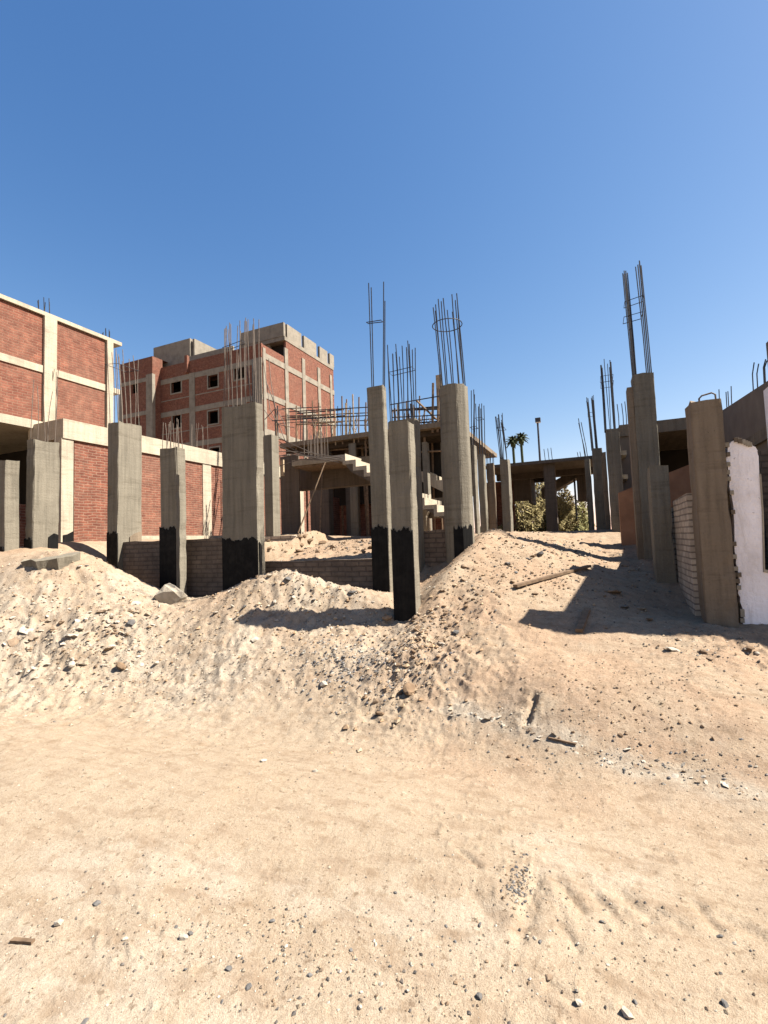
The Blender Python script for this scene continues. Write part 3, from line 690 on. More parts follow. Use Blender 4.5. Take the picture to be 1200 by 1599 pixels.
for yy in (16.9, 20.2): MB().box(AX - .28, AX + .03, yy, yy + .35, .6, zb0 - .003).build('pier', M['conc_pale'], an)
q0, q1 = yA(99), yA(115)
zq = zA(106, 833)
MB().prism_x([(q0, 1.4), (q1, 1.4), (q1, zq + .03), (q0 + .25, zq + .06), (q0 + .1, zq - .02), (q0, zq - .04)], AX - .004, AX + .01).build('bitumen_coating', M['tar'], an)
MB().box(AX - .3, AX + .10, yA(170), yA(345), zbase - .5, zbase + .03).build('plinth', M['conc_pale'], an)
MB().box(AX - 1.28, AX - 1.1, ay0 + .02, ay0 + 3, .6, zb0 - .005).build('inner_wall', M['red_near'], an)
def stubs(parent, xs, y, z0, h, r=.0065, mt='rebar_rust_lit', lean=.03, x=None):
    pass
for (pa, pb, nb, top) in ((40, 52, 4, 590), (66, 88, 6, 578), (250, 262, 0, 0), (308, 332, 7, 660)):
    for i in range(nb):
        px = pa + (pb - pa) * i / max(1, nb - 1); y = yA(px, 690) if px > 97 else ay0 + .25 + .05 * i
        x = AX - .2 - .15 * (i % 2) if px > 97 else atY(px, 690, y)[0]
        P = atY(px, top, y); hz = P[2] + random.uniform(-.08, .05)
        MB().path([(x, y, zb1 - .03), (x + random.gauss(0, .02), y, (zb1 + hz) / 2), (x + random.gauss(0, .03), y + random.gauss(0, .03), hz)], .0075, 5).build('rebar', M['rebar_rust_lit'], an)

# ------------------------------------------------------------------ upper brick building behind the annex
BX = -12.4
def yB(px, py=600): return atX(px, py, BX)[1]
zt0 = 7.67; y178 = yB(177.5, 700)
bb = thing('brick_building', (BX - 3, 5, 1.6), 'sunlit two tier red brick facade with pale concrete grid at the left edge', 'building')
ys = 2.5
zmid0, zmid1 = atX(0, 562, BX)[2], atX(0, 550, BX)[2]; zf0, zf1 = atX(0, 659, BX)[2], atX(0, 645, BX)[2]
MB().box(BX - .3, BX - .03, ys, y178 - .25, zf1, zt0 - .1).build('wall', M['red'], bb)
MB().box(BX - 8, BX + .03, ys, y178 + .25, zt0 - .08, zt0 + .02).build('roof_slab', M['conc_pale'], bb)
MB().box(BX - .3, BX, ys, y178 - .25, zmid0, zmid1).build('band', M['conc_pale'], bb)
MB().box(BX - 8, BX + .01, ys, y178 - .2, zf0, zf1).build('floor_slab', M['conc_pale'], bb)
for pa, pb in ((68, 87.5), (166.5, 176)):
    MB().box(BX - .3, BX + .04, yB(pa), yB(pb), zf0 - .6, zt0 - .083).build('pier', M['conc_pale'], bb)
MB().box(BX - .25, BX + .005, y178 - .2, y178 + .2, zmid0 + .02, zmid1 - .02).build('slab_end', M['conc_pale'], bb)
MB().box(BX - 8, BX - .3, y178 - .28, y178 - .05, zf1, zt0 - .09).build('rear_wall', M['red'], bb)
# open ground storey: back walls, near-black in place of room shade
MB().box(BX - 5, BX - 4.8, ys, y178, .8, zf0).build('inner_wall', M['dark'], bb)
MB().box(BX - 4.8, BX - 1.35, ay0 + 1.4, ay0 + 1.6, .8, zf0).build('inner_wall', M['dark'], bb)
MB().box(BX - .3, BX - .05, ys, y178 - .3, .8, atX(20, 786, BX)[2]).build('low_wall', M['red_near'], bb)
for pa, pb, top in ((65, 86, 468), (165, 178, 516)):
    for i in range(6):
        px = pa + (pb - pa) * i / 5; y = yB(px, 480 if pa < 100 else 530); P = atX(px, top + random.uniform(-2, 6), BX - .1)
        MB().path([(BX - .1 - .1 * (i % 2), y, zt0), (BX - .1 - .1 * (i % 2), y + random.gauss(0, .02), P[2])], .009, 5).build('rebar', M['rebar'], bb)

# ------------------------------------------------------------------ red brick block of flats in the distance
def flats():
    Y0 = 34.2; XR = atY(410, 620, Y0)[0]; XL = atY(251, 620, Y0)[0]
    Y1 = atX(521.5, 600, XR)[1]; zg = 1.2
    def z(px, py, Y=Y0): return atY(px, py, Y)[2]
    t = thing('apartment_block', ((XR + XL) / 2, (Y0 + Y1) / 2, zg), 'unfinished red brick block of flats with grey concrete grid and small black windows', 'building')
    zp = z(410, 536); zbm = z(300, 583)      # parapet top, top beam
    fl = [zbm, z(300, 636), z(300, 690)]      # beams
    st = fl[0] - fl[1]
    x_ = lambda px, Y=Y0: atY(px, 620, Y)[0]
    wins = [(268, 283, 594, 613), (325.5, 340.5, 585.5, 604.5), (366.5, 383, 570.5, 591.5), (270, 282.5, 648, 668), (325.5, 341, 641.5, 661.5), (367, 383, 632, 652), (329, 343, 699, 715)]
    holes = []
    for a, b, c, d in wins:
        A = atY(a, (c + d) / 2, Y0); B = atY(b, (c + d) / 2, Y0); C = atY((a + b) / 2, c, Y0); D = atY((a + b) / 2, d, Y0)
        holes.append((A[0], B[0], D[2], C[2]))
    mb = MB(); holed(mb, XL, XR, zg, zp, holes, Y0, .25, 'y', -1)
    mb.add([(XL, Y0, zp), (XR, Y0, zp), (XR, Y0 + .25, zp), (XL, Y0 + .25, zp)], [(0, 1, 2, 3)])
    mb.add([(XR, Y0, zg), (XR, Y1, zg), (XR, Y1, zp), (XR, Y0, zp)], [(0, 1, 2, 3)])
    mb.add([(XL - 6, Y1, zg), (XL - 6, Y1, zp), (XR, Y1, zp), (XR, Y1, zg)], [(0, 1, 2, 3)])
    ph = z(405, 541)
    mb.add([(XL - 6, Y0 + .25, ph - .3), (XR, Y0 + .25, ph - .3), (XR, Y1, ph - .3), (XL - 6, Y1, ph - .3)], [(0, 1, 2, 3)])
    mb.build('wall', M['red'], t)
    MB().box(XL - 6, XR - .5, Y0 + 4, Y0 + 4.2, zg, ph - .4).build('room_shade', M['dark'], t)  # dark sheet behind the windows stands in for room shade
    for h in holes:
        f = MB(); w_ = .14
        for q in ((h[0] - w_, h[1] + w_, h[3], h[3] + w_), (h[0] - w_, h[1] + w_, h[2] - w_, h[2]), (h[0] - w_, h[0], h[2], h[3]), (h[1], h[1] + w_, h[2], h[3])):
            f.box(q[0], q[1], Y0 - .025, Y0 + .1, q[2], q[3])
        f.build('window_surround', M['conc_far'], t)
    for zz in fl: MB().box(XL, XR + .02, Y0 - .03, Y0 + .05, zz - .5, zz).build('floor_beam', M['conc_far'], t)
    for zz in (fl[0] + .5 * 0 - st * .45, fl[1] - st * .45): MB().box(XL, x_(395), Y0 - .012, Y0 + .05, zz - .75, zz - .66).build('sill_course', M['conc_far'], t)
    for a, b in ((296.5, 305), (395, 410)): MB().box(x_(a), x_(b), Y0 - .06, Y0 + .05, zg, fl[0] + .02).build('column', M['conc_far'], t)
    MB().box(x_(292), x_(296), Y0 - .25, Y0 + .05, fl[0] + .1, z(294, 556)).build('parapet_pier', M['red'], t)
    MB().box(x_(403), XR + .02, Y0 - .05, Y0 + .2, fl[0], zp + .05).build('parapet_pier', M['red'], t)
    # sunny side
    bl = [z(410, 548), z(411, 610), z(411, 668)]
    for zz in bl: MB().box(XR - .05, XR + .06, Y0 + .1, Y1, zz - .55, zz).build('floor_beam', M['conc_far'], t)
    for a, b in ((411, 415), (445, 450), (472, 476.5), (496, 500), (515, 518)):
        A, B = atX(a, 600, XR)[1], atX(b, 600, XR)[1]; MB().box(XR - .05, XR + .09, A, B, zg, zp + .9 if a > 440 else zp - .3).build('column', M['conc_far'], t)
    # roof storey at the back right
    Yp = atX(444, 540, XR)[1]; Xp = atY(375, 530, Yp)[0]
    zq0, zq1 = atY(440, 534, Yp)[2], atY(440, 503.5, Yp)[2]
    mb = MB(); mb.box(Xp, XR - .02, Yp, Yp + .3, zq1 - 1.35, zq1); mb.box(Xp, Xp + .3, Yp + .3, Y1, zq1 - 1.35, zq1); mb.build('roof_parapet', M['conc_far'], t)
    MB().box(XR - .25, XR - .004, Yp + .3, Y1, zp + .003, zq1 - 1.75).build('roof_wall', M['red'], t)
    MB().box(Xp, XR + .05, Yp + .05, Y1 + .02, zq1 - 1.75, zq1 - 1.36).build('roof_slab', M['conc_far'], t)
    MB().box(Xp, XR - .6, Yp + .9, Yp + 1.1, zp - .6, zq1 - 1.75).build('room_shade', M['dark'], t)
    MB().box(Xp, Xp + 3.4, Yp + .3, Yp + .6, zp + .003, zq1 - 1.76).build('roof_wall', M['conc_far'], t)
    pys = [atX(a, 545, XR)[1] for a in (449, 471, 475, 494, 499, 511, 514.5, 521)]
    for i in range(0, 8, 2): MB().box(XR - .22, XR + .03, pys[i], pys[i + 1], zq1 - 1.35, zq1).build('parapet_panel', M['conc_far'], t)
    # box on the left part of the roof
    Yb = Y0 + 1.5; Xa, Xb = atY(240, 540, Yb)[0], atY(297, 540, Yb)[0]; zq = atY(295, 528.5, Yb)[2]
    MB().box(Xa, Xb, Yb, Yb + 5, ph - .3, zq).build('roof_room', M['conc_far'], t)
    MB().box(Xb + .15, Xb + .4, Yb + .2, Yb + 5, ph - .3, zq - .05).build('roof_wall', M['conc_far'], t)
    MB().box(x_(245, Yb), x_(372, Yb), Yb - .6, Yb - .4, zp - .5, zp + .95).build('roof_wall', M['conc_far'], t)
    # forward wing on the left
    Yw = 33.2; Xw1 = atY(238.5, 620, Yw)[0]; Xw0 = atY(188, 620, Yw)[0]
    hs = []
    for a, b, c, d in ((206, 216, 595, 614), (213, 219, 652, 668)):
        A, B, C, D = atY(a, c, Yw), atY(b, c, Yw), atY((a + b) / 2, c, Yw), atY((a + b) / 2, d, Yw); hs.append((A[0], B[0], D[2], C[2]))
    zw = atY(215, 562, Yw)[2]
    mb = MB(); holed(mb, Xw0, Xw1, zg, zw, hs, Yw, .2, 'y', -1)
    mb.add([(Xw1, Yw, zg), (Xw1, Y0 + .2, zg), (Xw1, Y0 + .2, zw), (Xw1, Yw, zw)], [(0, 1, 2, 3)])
    mb.add([(Xw0, Yw, zw), (Xw1, Yw, zw), (Xw1, Y0 + 3, zw), (Xw0, Y0 + 3, zw)], [(0, 1, 2, 3)])
    mb.add([(Xw0, Yw, zg), (Xw0, Yw, zw), (Xw0, Y0 + 3, zw), (Xw0, Y0 + 3, zg)], [(0, 1, 2, 3)])
    mb.build('wing_wall', M['red'], t)
    MB().box(Xw0 + .05, Xw1 - .05, Yw + 2.5, Yw + 2.7, zg, zw - .1).build('room_shade', M['dark'], t)
    for a, b in ((229, 238.6), (187, 191)): MB().box(atY(a, 620, Yw)[0], atY(b, 620, Yw)[0] + .02, Yw - .05, Yw + .3, zg, fl[0] + (.4 if a > 200 else -.5)).build('column', M['conc_far'], t)
    for zz in (fl[0] + .15, fl[1] + .15): MB().box(Xw0, Xw1 + .015, Yw - .03, Yw + .1, zz - .4, zz).build('floor_beam', M['conc_far'], t)
flats()

# ------------------------------------------------------------------ unfinished frame in the middle with stairs and deck
def frame():
    Yd = 12.5
    P = atY(560, 676, Yd); zd = P[2]; xa, xb = atY(437, 680, Yd)[0], atY(712, 680, Yd)[0]
    t = thing('concrete_skeleton', ((xa + xb) / 2, Yd + 2, 1.7), 'half built concrete skeleton with stair and timber edge forms in the middle of the plot', 'building')
    MB().box(xa, xb, Yd, 18.5, zd - .14, zd).build('deck', M['conc_brown'], t)
    MB().box(xa, xb, 14.3, 14.5, 2.9, zd - .16).build('rear_wall', M['dark'], t); MB().box(xa + .1, xb - .1, Yd + .4, 14.3, zd - .19, zd - .143).build('soffit_boards', M['wood_shaded'], t)  # dark sheet added behind stands in for shade; soffit boards darkened likewise
    MB().box(xa + .05, xb - .05, Yd + .25, Yd + .36, zd - .30, zd - .145).build('edge_beam', M['wood_shaded'], t)
    # columns below the deck
    def colm(a, b, s, Y, top, mt='conc', py=740):
        A, B = atY(a, py, Y)[0], atY(b, py, Y)[0]; S = atX(s, py, B)[1]
        MB().box(A, B, Y, S, 1.2, atY((a + b) / 2, top, Y)[2]).build('column', M[mt], t)
    colm(485, 514, 521, 12.7, 694, 'conc_shaded', py=800); colm(541, 553, 563, 13.2, 690, 'conc_shaded', py=800); colm(546, 556, 558, 12.6, 692)
    colm(413, 425.5, 436.5, 8.75, 679); colm(438, 467, 468.5, 10.0, 712, 'conc_shaded')
    colm(661, 668, 672, 12.8, 690); colm(690, 696, 699, 13.3, 690)
    # brick infill seen through the frame
    for a, b, Y, top, lit in ((530, 560, 15.5, 700, 0), (560, 600, 14.6, 760, 0), (640, 700, 16.5, 760, 0)):
        A, B = atY(a, 800, Y)[0], atY(b, 800, Y)[0]; MB().box(A, B, Y, Y + .2, 1.3, atY(550, top, Y)[2] if top < 750 else 3.6).build('infill_wall', M['red'], t)
    A = atX(521, 810, atY(521, 810, 13.1)[0]); B = atX(531, 810, A[0]); MB().box(A[0] - .22, A[0], A[1], B[1], 1.3, atX(526, 777, A[0])[2]).build('infill_wall', M['red'], t)
    # landing, stair and its beams
    Yl = 9.8
    lz = atY(500, 714, Yl)[2]; la, lb = atY(456, 715, Yl)[0], atY(541, 715, Yl)[0]
    MB().box(la, lb, Yl, Yl + 1.5, lz - .14, lz).build('landing', M['conc_pale'], t)
    MB().box(la + .05, lb, Yl + .03, Yl + 1.45, lz - .19, lz - .143).build('shutter_boards', M['wood'], t)
    bz1, bz0 = atY(510, 735, 10.6)[2], atY(510, 762, 10.6)[2]
    MB().box(atY(463, 740, 10.6)[0], atY(592, 740, 10.6)[0], 10.6, 10.85, bz0, bz1 + .25).build('beam', M['conc_shaded'], t)
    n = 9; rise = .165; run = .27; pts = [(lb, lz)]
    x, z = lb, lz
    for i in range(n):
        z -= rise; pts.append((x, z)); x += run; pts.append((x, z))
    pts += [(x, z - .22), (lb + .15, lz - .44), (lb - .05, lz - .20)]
    MB().prism_y(pts, Yl - .05, Yl + 1.15).build('stair_flight', M['conc_shaded'], t)
    zz_ = pts[:2 * n + 1]; MB().prism_y([(a + .004, b + .004) for a, b in zz_] + [(a - .07, b - .085) for a, b in zz_[::-1]], Yl - .056, Yl + 1.153).build('lit_step_strip', M['conc_pale'], t)  # pale zigzag strip paints sunlight onto treads and risers
    sf = [(a, b - .005) for a, b in pts]
    # second flight rising behind the tall pillars
    x, z = atY(697, 757, 13.2)[0], atY(697, 757, 13.2)[2]; p2 = [(x, z)]
    for i in range(3): z += rise * .9; p2.append((x, z)); x -= run; p2.append((x, z))
    p2 += [(x, z - .25), (p2[0][0], p2[0][1] - .25)]
    MB().prism_y(p2, 13.2, 14.1).build('stair_flight', M['conc_pale'], t)
    bzz = atY(680, 770, 11.2)[2]; MB().box(atY(656, 780, 11.2)[0], atY(705, 780, 11.2)[0], 11.2, 11.45, bzz - .6, bzz - .12).build('beam', M['conc_brown'], t)
    MB().box(atY(661, 780, 11.1)[0], atY(672, 780, 11.1)[0], 11.05, 11.19, bzz - .33, bzz - .02).build('lit_beam_end', M['conc_pale'], t)  # pale piece stands in for sunlight on the beam's end
    MB().prism_y([(atY(659, 800, 11.0)[0], 1.2), (atY(664, 800, 11.0)[0], 1.2), (atY(665, 790, 11.0)[0], bzz - .55), (atY(672, 785, 11.0)[0], bzz - .36), (atY(659, 785, 11.0)[0], bzz - .36)], 11.0, 11.18).build('bracket', M['conc_pale'], t)
    MB().box(atY(457, 800, 10.2)[0], atY(461, 800, 10.2)[0], 9.74, 9.79, lz - .36, lz + .04).build('stop_board', M['wood_pale'], t)
    # props under the deck
    for px in (478, 497, 518, 533, 566, 572, 655, 664, 676, 684):
        Y = Yd + random.uniform(.2, 2.2); x = atY(px, 710, Y)[0]
        MB().bar((x + random.gauss(0, .04), Y, 1.4), (x, Y, zd - .2), .035, 6).build('prop', M['wood'], t)
    for (a, b, py0, py1) in ((470, 585, 706, 698), (560, 590, 714, 713), (655, 690, 706, 704)):
        A, B = atY(a, py0, Yd + .4), atY(b, py1, Yd + .4); MB().bar(A, B, .028, 5).build('rail', M['wood'], t)
    # edge forms: posts and rails of the beam moulds above the deck, with the bar cages
    for px, top in ((432, 640), (449, 630), (462, 633), (479, 640), (490, 626), (497, 629), (510, 637), (524, 642), (535, 619), (541, 623), (553, 616), (560, 620), (571, 628), (612, 640), (622, 630), (636, 626), (648, 632), (655, 618), (663, 640), (676, 598), (684, 606)):
        Y = Yd + random.choice((.1, .1, .5, .9)); A = atY(px, 678, Y); B = atY(px + random.uniform(-2, 1), top, Y)
        MB().bar((A[0], Y, zd - .25), (B[0], Y + random.gauss(0, .03), B[2]), .022 if px < 670 else .035, 5).build('form_post', M['wood' if random.random() < .75 else 'wood_pale'], t)
    for (a, b, py0, py1, Y) in ((452, 590, 643, 635, Yd + .05), (440, 592, 650, 644, Yd + .5), (425, 592, 657, 648, Yd + .05), (470, 590, 660, 656, Yd + .9), (486, 592, 664, 664, Yd + .4), (610, 690, 632, 618, Yd + .05), (612, 690, 641, 634, Yd + .5), (612, 688, 652, 648, Yd + .05), (612, 690, 660, 653, Yd + .6)):
        A, B = atY(a, py0, Y), atY(b, py1, Y); MB().bar(A, B, .016, 5).build('bar_rail', M['rebar'], t)
    for i in range(22):
        px = random.uniform(425, 592) if i < 15 else random.uniform(610, 690); Y = Yd + random.uniform(.1, 2.5)
        A = atY(px, 678, Y); B = atY(px + random.uniform(-3, 3), random.uniform(628, 652), Y)
        MB().bar((A[0], Y, zd - .05), tuple(B), random.choice((.012, .012, .022)), 5).build('form_post', M[random.choice(('wood', 'rebar', 'rebar', 'wood_pale'))], t)
    for i in range(12):
        l_ = i < 8; a = random.uniform(428, 500) if l_ else random.uniform(610, 630); b = a + random.uniform(50, 110); b = min(b, 593 if l_ else 690); Y = Yd + random.uniform(.1, 2.2); py = random.uniform(638, 668)
        MB().bar(tuple(atY(a, py, Y)), tuple(atY(b, py - (b - a) * .06 + random.gauss(0, 1.5), Y)), random.choice((.012, .016, .022)), 5).build('bar_rail', M[random.choice(('rebar', 'rebar', 'wood'))], t)
    for i in range(44):
        px = random.uniform(455, 590) if i < 30 else random.uniform(610, 690); Y = Yd + random.uniform(.1, 1.0)
        A, B = atY(px, 676, Y), atY(px + random.uniform(-8, 8), random.uniform(634, 655), Y)
        MB().path([(A[0], Y, zd - .02), ((A[0] + B[0]) / 2 + random.gauss(0, .12), Y, (zd + B[2]) / 2), tuple(B)], .011, 5).build('tie_strip', M[random.choice(('wood_pale', 'wood_pale', 'rebar_rust_lit'))], t)
    A, B = atY(650, 625, Yd + .2), atY(682, 655, Yd + .2); MB().bar(A, B, .03, 5).build('brace', M['wood'], t)
    A = atY(686, 585, Yd + .6); MB().box(atY(682, 620, Yd + .6)[0], atY(690, 620, Yd + .6)[0], Yd + .6, Yd + .75, zd, A[2]).build('form_column', M['wood_pale'], t)
    # starter bars standing on the landing and loose long bars hanging over it
    for i in range(12):
        px = 482 + 2.5 * i + random.uniform(-.5, .5); x = atY(px, 700, Yl + .7)[0]
        MB().bar((x, Yl + .5 + .1 * (i % 4), lz - .02), (x, Yl + .5 + .1 * (i % 4), atY(px, random.uniform(672, 684), Yl + .7)[2]), .009, 5).build('rebar', M['rebar_rust_lit'], t)
    for (p) in ([(425, 684), (455, 700), (490, 716), (530, 722)], [(420, 687), (450, 703), (480, 713), (520, 720)], [(412, 723), (440, 714), (480, 706), (536, 716)], [(418, 717), (450, 709), (490, 712), (532, 719)], [(415, 736), (445, 725), (470, 717), (510, 719)], [(430, 680), (462, 696), (500, 712), (538, 721)], [(418, 705), (455, 705), (490, 708), (534, 715)], [(424, 712), (460, 711), (500, 714), (538, 718)]):
        Y = Yl - .15 - random.uniform(0, .25); MB().path([tuple(atY(a, b, Y)) for a, b in p], .010, 5).build('loose_bar', M['rebar_rust_lit'], t)
    for (p) in ([(411, 560), (417, 600), (422, 640), (438, 668), (446, 690)], [(416, 596), (426, 622), (433, 650), (436, 684)], [(413, 640), (424, 655), (440, 664), (460, 668)], [(420, 560), (424, 600), (430, 635), (444, 660), (449, 686)], [(414, 655), (428, 640), (444, 640), (452, 652)]):
        Y = Yd + .3; MB().path([tuple(atY(a, b, Y)) for a, b in p], .013, 5).build('loose_bar', M['rebar_rust_lit'], t)
    return t
frame()
A, B = atY(508, 722, 9.7), atY(466, 832, 9.0)
tag(MB().bar(A, B, .016, 6).build('timber_prop', M['wood']), 'thin timber prop leaning from the stair landing down to the left', 'prop')
A, B = atY(504, 722, 9.9), atY(500, 832, 9.5)
tag(MB().bar(A, B, .016, 6).build('timber_prop', M['wood']), 'nearly upright thin dark stick under the stair landing', 'prop')

# ------------------------------------------------------------------ low frame across the far end of the plot
def far_frame():
    Y = 16.0; zs = atY(860, 717.5, Y)[2]
    xa, xb = atY(757, 720, Y)[0], atY(940, 720, Y)[0]
    t = thing('open_frame', ((xa + xb) / 2, Y + 1.5, 1.6), 'low open concrete frame with thin flat slab across the far end, bushes showing through', 'building')
    MB().box(xa, xb, Y, Y + 4.2, zs - .10, zs).build('roof_slab', M['conc_shaded'], t)
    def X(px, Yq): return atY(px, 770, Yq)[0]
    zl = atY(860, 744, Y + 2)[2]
    MB().box(xa, xb, Y + 2, Y + 2.25, zl, zs - .103).build('beam', M['conc_shaded'], t)
    MB().box(X(851, Y + .2), X(868.5, Y + .2), Y + .2, Y + .55, 1.0, zs - .105).build('column', M['conc_shaded'], t)
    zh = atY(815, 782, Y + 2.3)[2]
    MB().box(X(803, Y + 2.3), X(826, Y + 2.3), Y + 2.27, Y + 2.5, zh, zl - .003).build('hanging_wall', M['conc_shaded'], t)
    MB().box(X(826, Y + 2.4), X(830, Y + 2.4), Y + 2.26, Y + 3.9, zh - .1, zl + .15).build('side_wall', M['conc_shaded'], t)
    MB().box(X(830, Y + 3.5), X(868, Y + 3.5), Y + 3.5, Y + 3.7, atY(850, 752, Y + 3.5)[2], zs - .11).build('rear_beam', M['conc_shaded'], t)
    MB().box(X(902, Y + 2.3), X(925, Y + 2.3), Y + 2.27, Y + 2.5, atY(910, 783, Y + 2.3)[2], zl - .003).build('hanging_wall', M['conc_shaded'], t)
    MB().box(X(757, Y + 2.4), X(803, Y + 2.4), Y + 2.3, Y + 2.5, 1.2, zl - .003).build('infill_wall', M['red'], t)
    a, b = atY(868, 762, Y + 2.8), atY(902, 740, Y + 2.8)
    MB().prism_y([(a[0] - .5, a[2] - .35), (a[0] - .5, a[2] + .0), (b[0] - .2, b[2] + .1), (b[0] + .3, b[2] + .1), (b[0] + .3, b[2] - .15), (b[0], b[2] - .15)], Y + 2.6, Y + 3.4).build('stair_flight', M['conc_shaded'], t)
    MB().bar((X(899, Y + 2.7), Y + 2.7, 1.2), (X(898.5, Y + 2.7), Y + 2.7, zl), .035).build('prop', M['rebar'], t)
    for px, top in ((852, 701), (858, 700), (863, 699), (904, 706), (908, 705), (767, 708)):
        x = atY(px, 715, Y + .6)[0]; MB().bar((x, Y + .6, zs - .02), (x - .03, Y + .6, atY(px, top, Y + .6)[2]), .011, 5).build('rebar', M['rebar'], t)
far_frame()

# ------------------------------------------------------------------ building on the right
def right_building():
    Yr = 12.75; Xr = 2.6
    zs = atY(1060, 653, Yr)[2]; xl = atY(969, 700, Yr)[0]
    t = thing('unfinished_building', (Xr, Yr, 1.5), 'brown rendered unfinished building with dark open storey along the right edge', 'building')
    MB().box(xl, 7.5, Yr, Yr + 5, zs - .28, zs).build('floor_slab', M['conc_brown'], t)
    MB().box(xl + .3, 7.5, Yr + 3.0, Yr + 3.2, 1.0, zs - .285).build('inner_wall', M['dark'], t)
    MB().box(xl, xl + .25, Yr + .05, Yr + 3, 1.0, zs - .285).build('side_wall', M['render_brown'], t)
    zw0, zw1 = zs + .0, zs - .05
    yn = 7.0
    zn = atX(1199, 613, Xr)[2]
    MB().prism_x([(yn, -.3), (Yr - .003, -.3), (Yr - .003, zs - .02), (yn, zn - .0)], Xr, Xr + .25).build('wing_wall', M['render_brown'], t)
    MB().box(Xr + .25, 7.5, yn, Yr - .003, zs - .55, zs - .3).build('wing_slab', M['conc_brown'], t)
    MB().box(Xr + .05, Xr + .3, yn, 9.35, 3.5, 4.55).build('shadow_block', M['render_brown'], t)  # unseen block added to lengthen the wing's shadow over the mound
    p0 = atX(1195, 650, Xr - .06)[1] - .02; MB().box(Xr - .06, Xr + .1, p0 - .6, p0, .5, zn + .03).build('corner_pilaster', M['plaster_white'], t)
    MB().box(Xr - .05, Xr + .03, p0, Yr - .4, atX(1160, 700, Xr)[2] - .1, atX(1160, 700, Xr)[2] + .1).build('ledge', M['conc_brown'], t)
    # rendered wall with a sloping top below the open storey
    Yo = 10.4; o0, o1 = atY(966, 769.5, Yo), atY(1100, 716, Yo)
    MB().prism_y([(o0[0], .4), (o1[0], .4), (o1[0], o1[2]), (o0[0], o0[2])], Yo, Yo + .2).build('ramp_wall', M['plaster_orange'], t)
    for px, top, y_, base in ((1179, 566, 10.6, 0), (1186, 568, 10.5, 0), (1197, 561, 10.0, 0), (1199, 563, 9.9, 0), (1124, 608, 12.9, 0), (1135, 612, 12.9, 0), (1138, 611, 12.9, 0), (1143, 603, 12.9, 0), (965, 631, 13.2, 1), (972, 630, 13.2, 1), (977, 627, 13.2, 1)):
        x = atY(px, 640, y_)[0]; B = atY(px - 1, top, y_)
        MB().path([(x, y_, zs - .2), (x + .01, y_, (zs + B[2]) / 2), (B[0], y_, B[2])], .010, 5).build('rebar', M['rebar'], t)
    for px, py in ((974, 708), (976, 745)):
        P = atY(px, py, 12.3); MB().box(P[0] - .08, P[0] + .06, 12.2, 12.9, P[2] - .05, P[2] + .05).build('stub_block', M['conc_pale'], t)
    return t
right_building()
# torn white plaster wall with a window edge, right foreground
def white_wall():
    Y = 6.78
    def q(px, py): P = atY(px, py, Y); return (P[0], P[2])
    def jag(pts, amp, k):
        o = []
        for (a, b), (c, d) in zip(pts[:-1], pts[1:]):
            for i in range(k): o.append((a + (c - a) * i / k + random.gauss(0, amp), b + (d - b) * i / k + random.gauss(0, amp)))
        return o + [pts[-1]]
    left = jag([(1166, 1060), (1162, 985), (1160, 955), (1154, 925), (1152, 890), (1147, 850), (1147, 800), (1140, 760), (1136, 715), (1138, 694), (1150, 687), (1157, 689), (1166, 693), (1174, 695), (1182, 700), (1185, 712)], .9, 4)
    right = [(1186, 740), (1190, 800), (1192, 893), (1300, 912), (1300, 700), (1330, 690), (1480, 684), (1480, 1200), (1166, 1120)]
    t = thing('plaster_wall', (*[float(v) for v in (q(1180, 1000)[0],)], Y, q(1180, 1000)[1]), 'torn pale lilac plastered wall with ragged top and window edge at the right edge', 'wall')
    MB().prism_y([q(*p) for p in left + right], Y, Y + .12).build('plaster_face', M['plaster_white'], t)
    under = jag([(1160, 1120), (1158, 985), (1155, 930), (1148, 890), (1143, 820), (1137, 760), (1133, 706), (1142, 690), (1160, 692), (1182, 704)], 1.0, 3)
    MB().prism_y([q(*p) for p in under + [(1184, 800), (1186, 1120)]], Y + .12, Y + .26).build('rubble_core', M['conc_brown'], t)
    fr = [q(1186, 740), q(1190, 800), q(1192.4, 893.4), q(1300, 913), q(1300, 909), q(1194.6, 889), q(1192.6, 800), q(1188.5, 740)]
    MB().prism_y(fr, Y - .012, Y + .1).build('window_trim', M['conc_pale'], t)
    a, b = atY(1186, 704, 7.6), atY(1310, 704, 7.6)
    tag(MB().box(a[0], b[0], 7.6, 7.8, -.2, a[2]).build('block_wall', M['block']), 'brown cement block wall seen through the window of the torn white wall', 'wall')
    for i in range(26):   # flakes of mortar hanging on the torn edge
        p = random.choice(left[6:52]); a, z = q(p[0] - random.uniform(-1, 3), p[1])
        MB().box(a - .02, a + .02, Y - .01 - random.uniform(0, .02), Y + .05, z - .02, z + .03).build('mortar_flake', M['conc_pale' if i % 3 else 'conc_brown'], t)
white_wall()

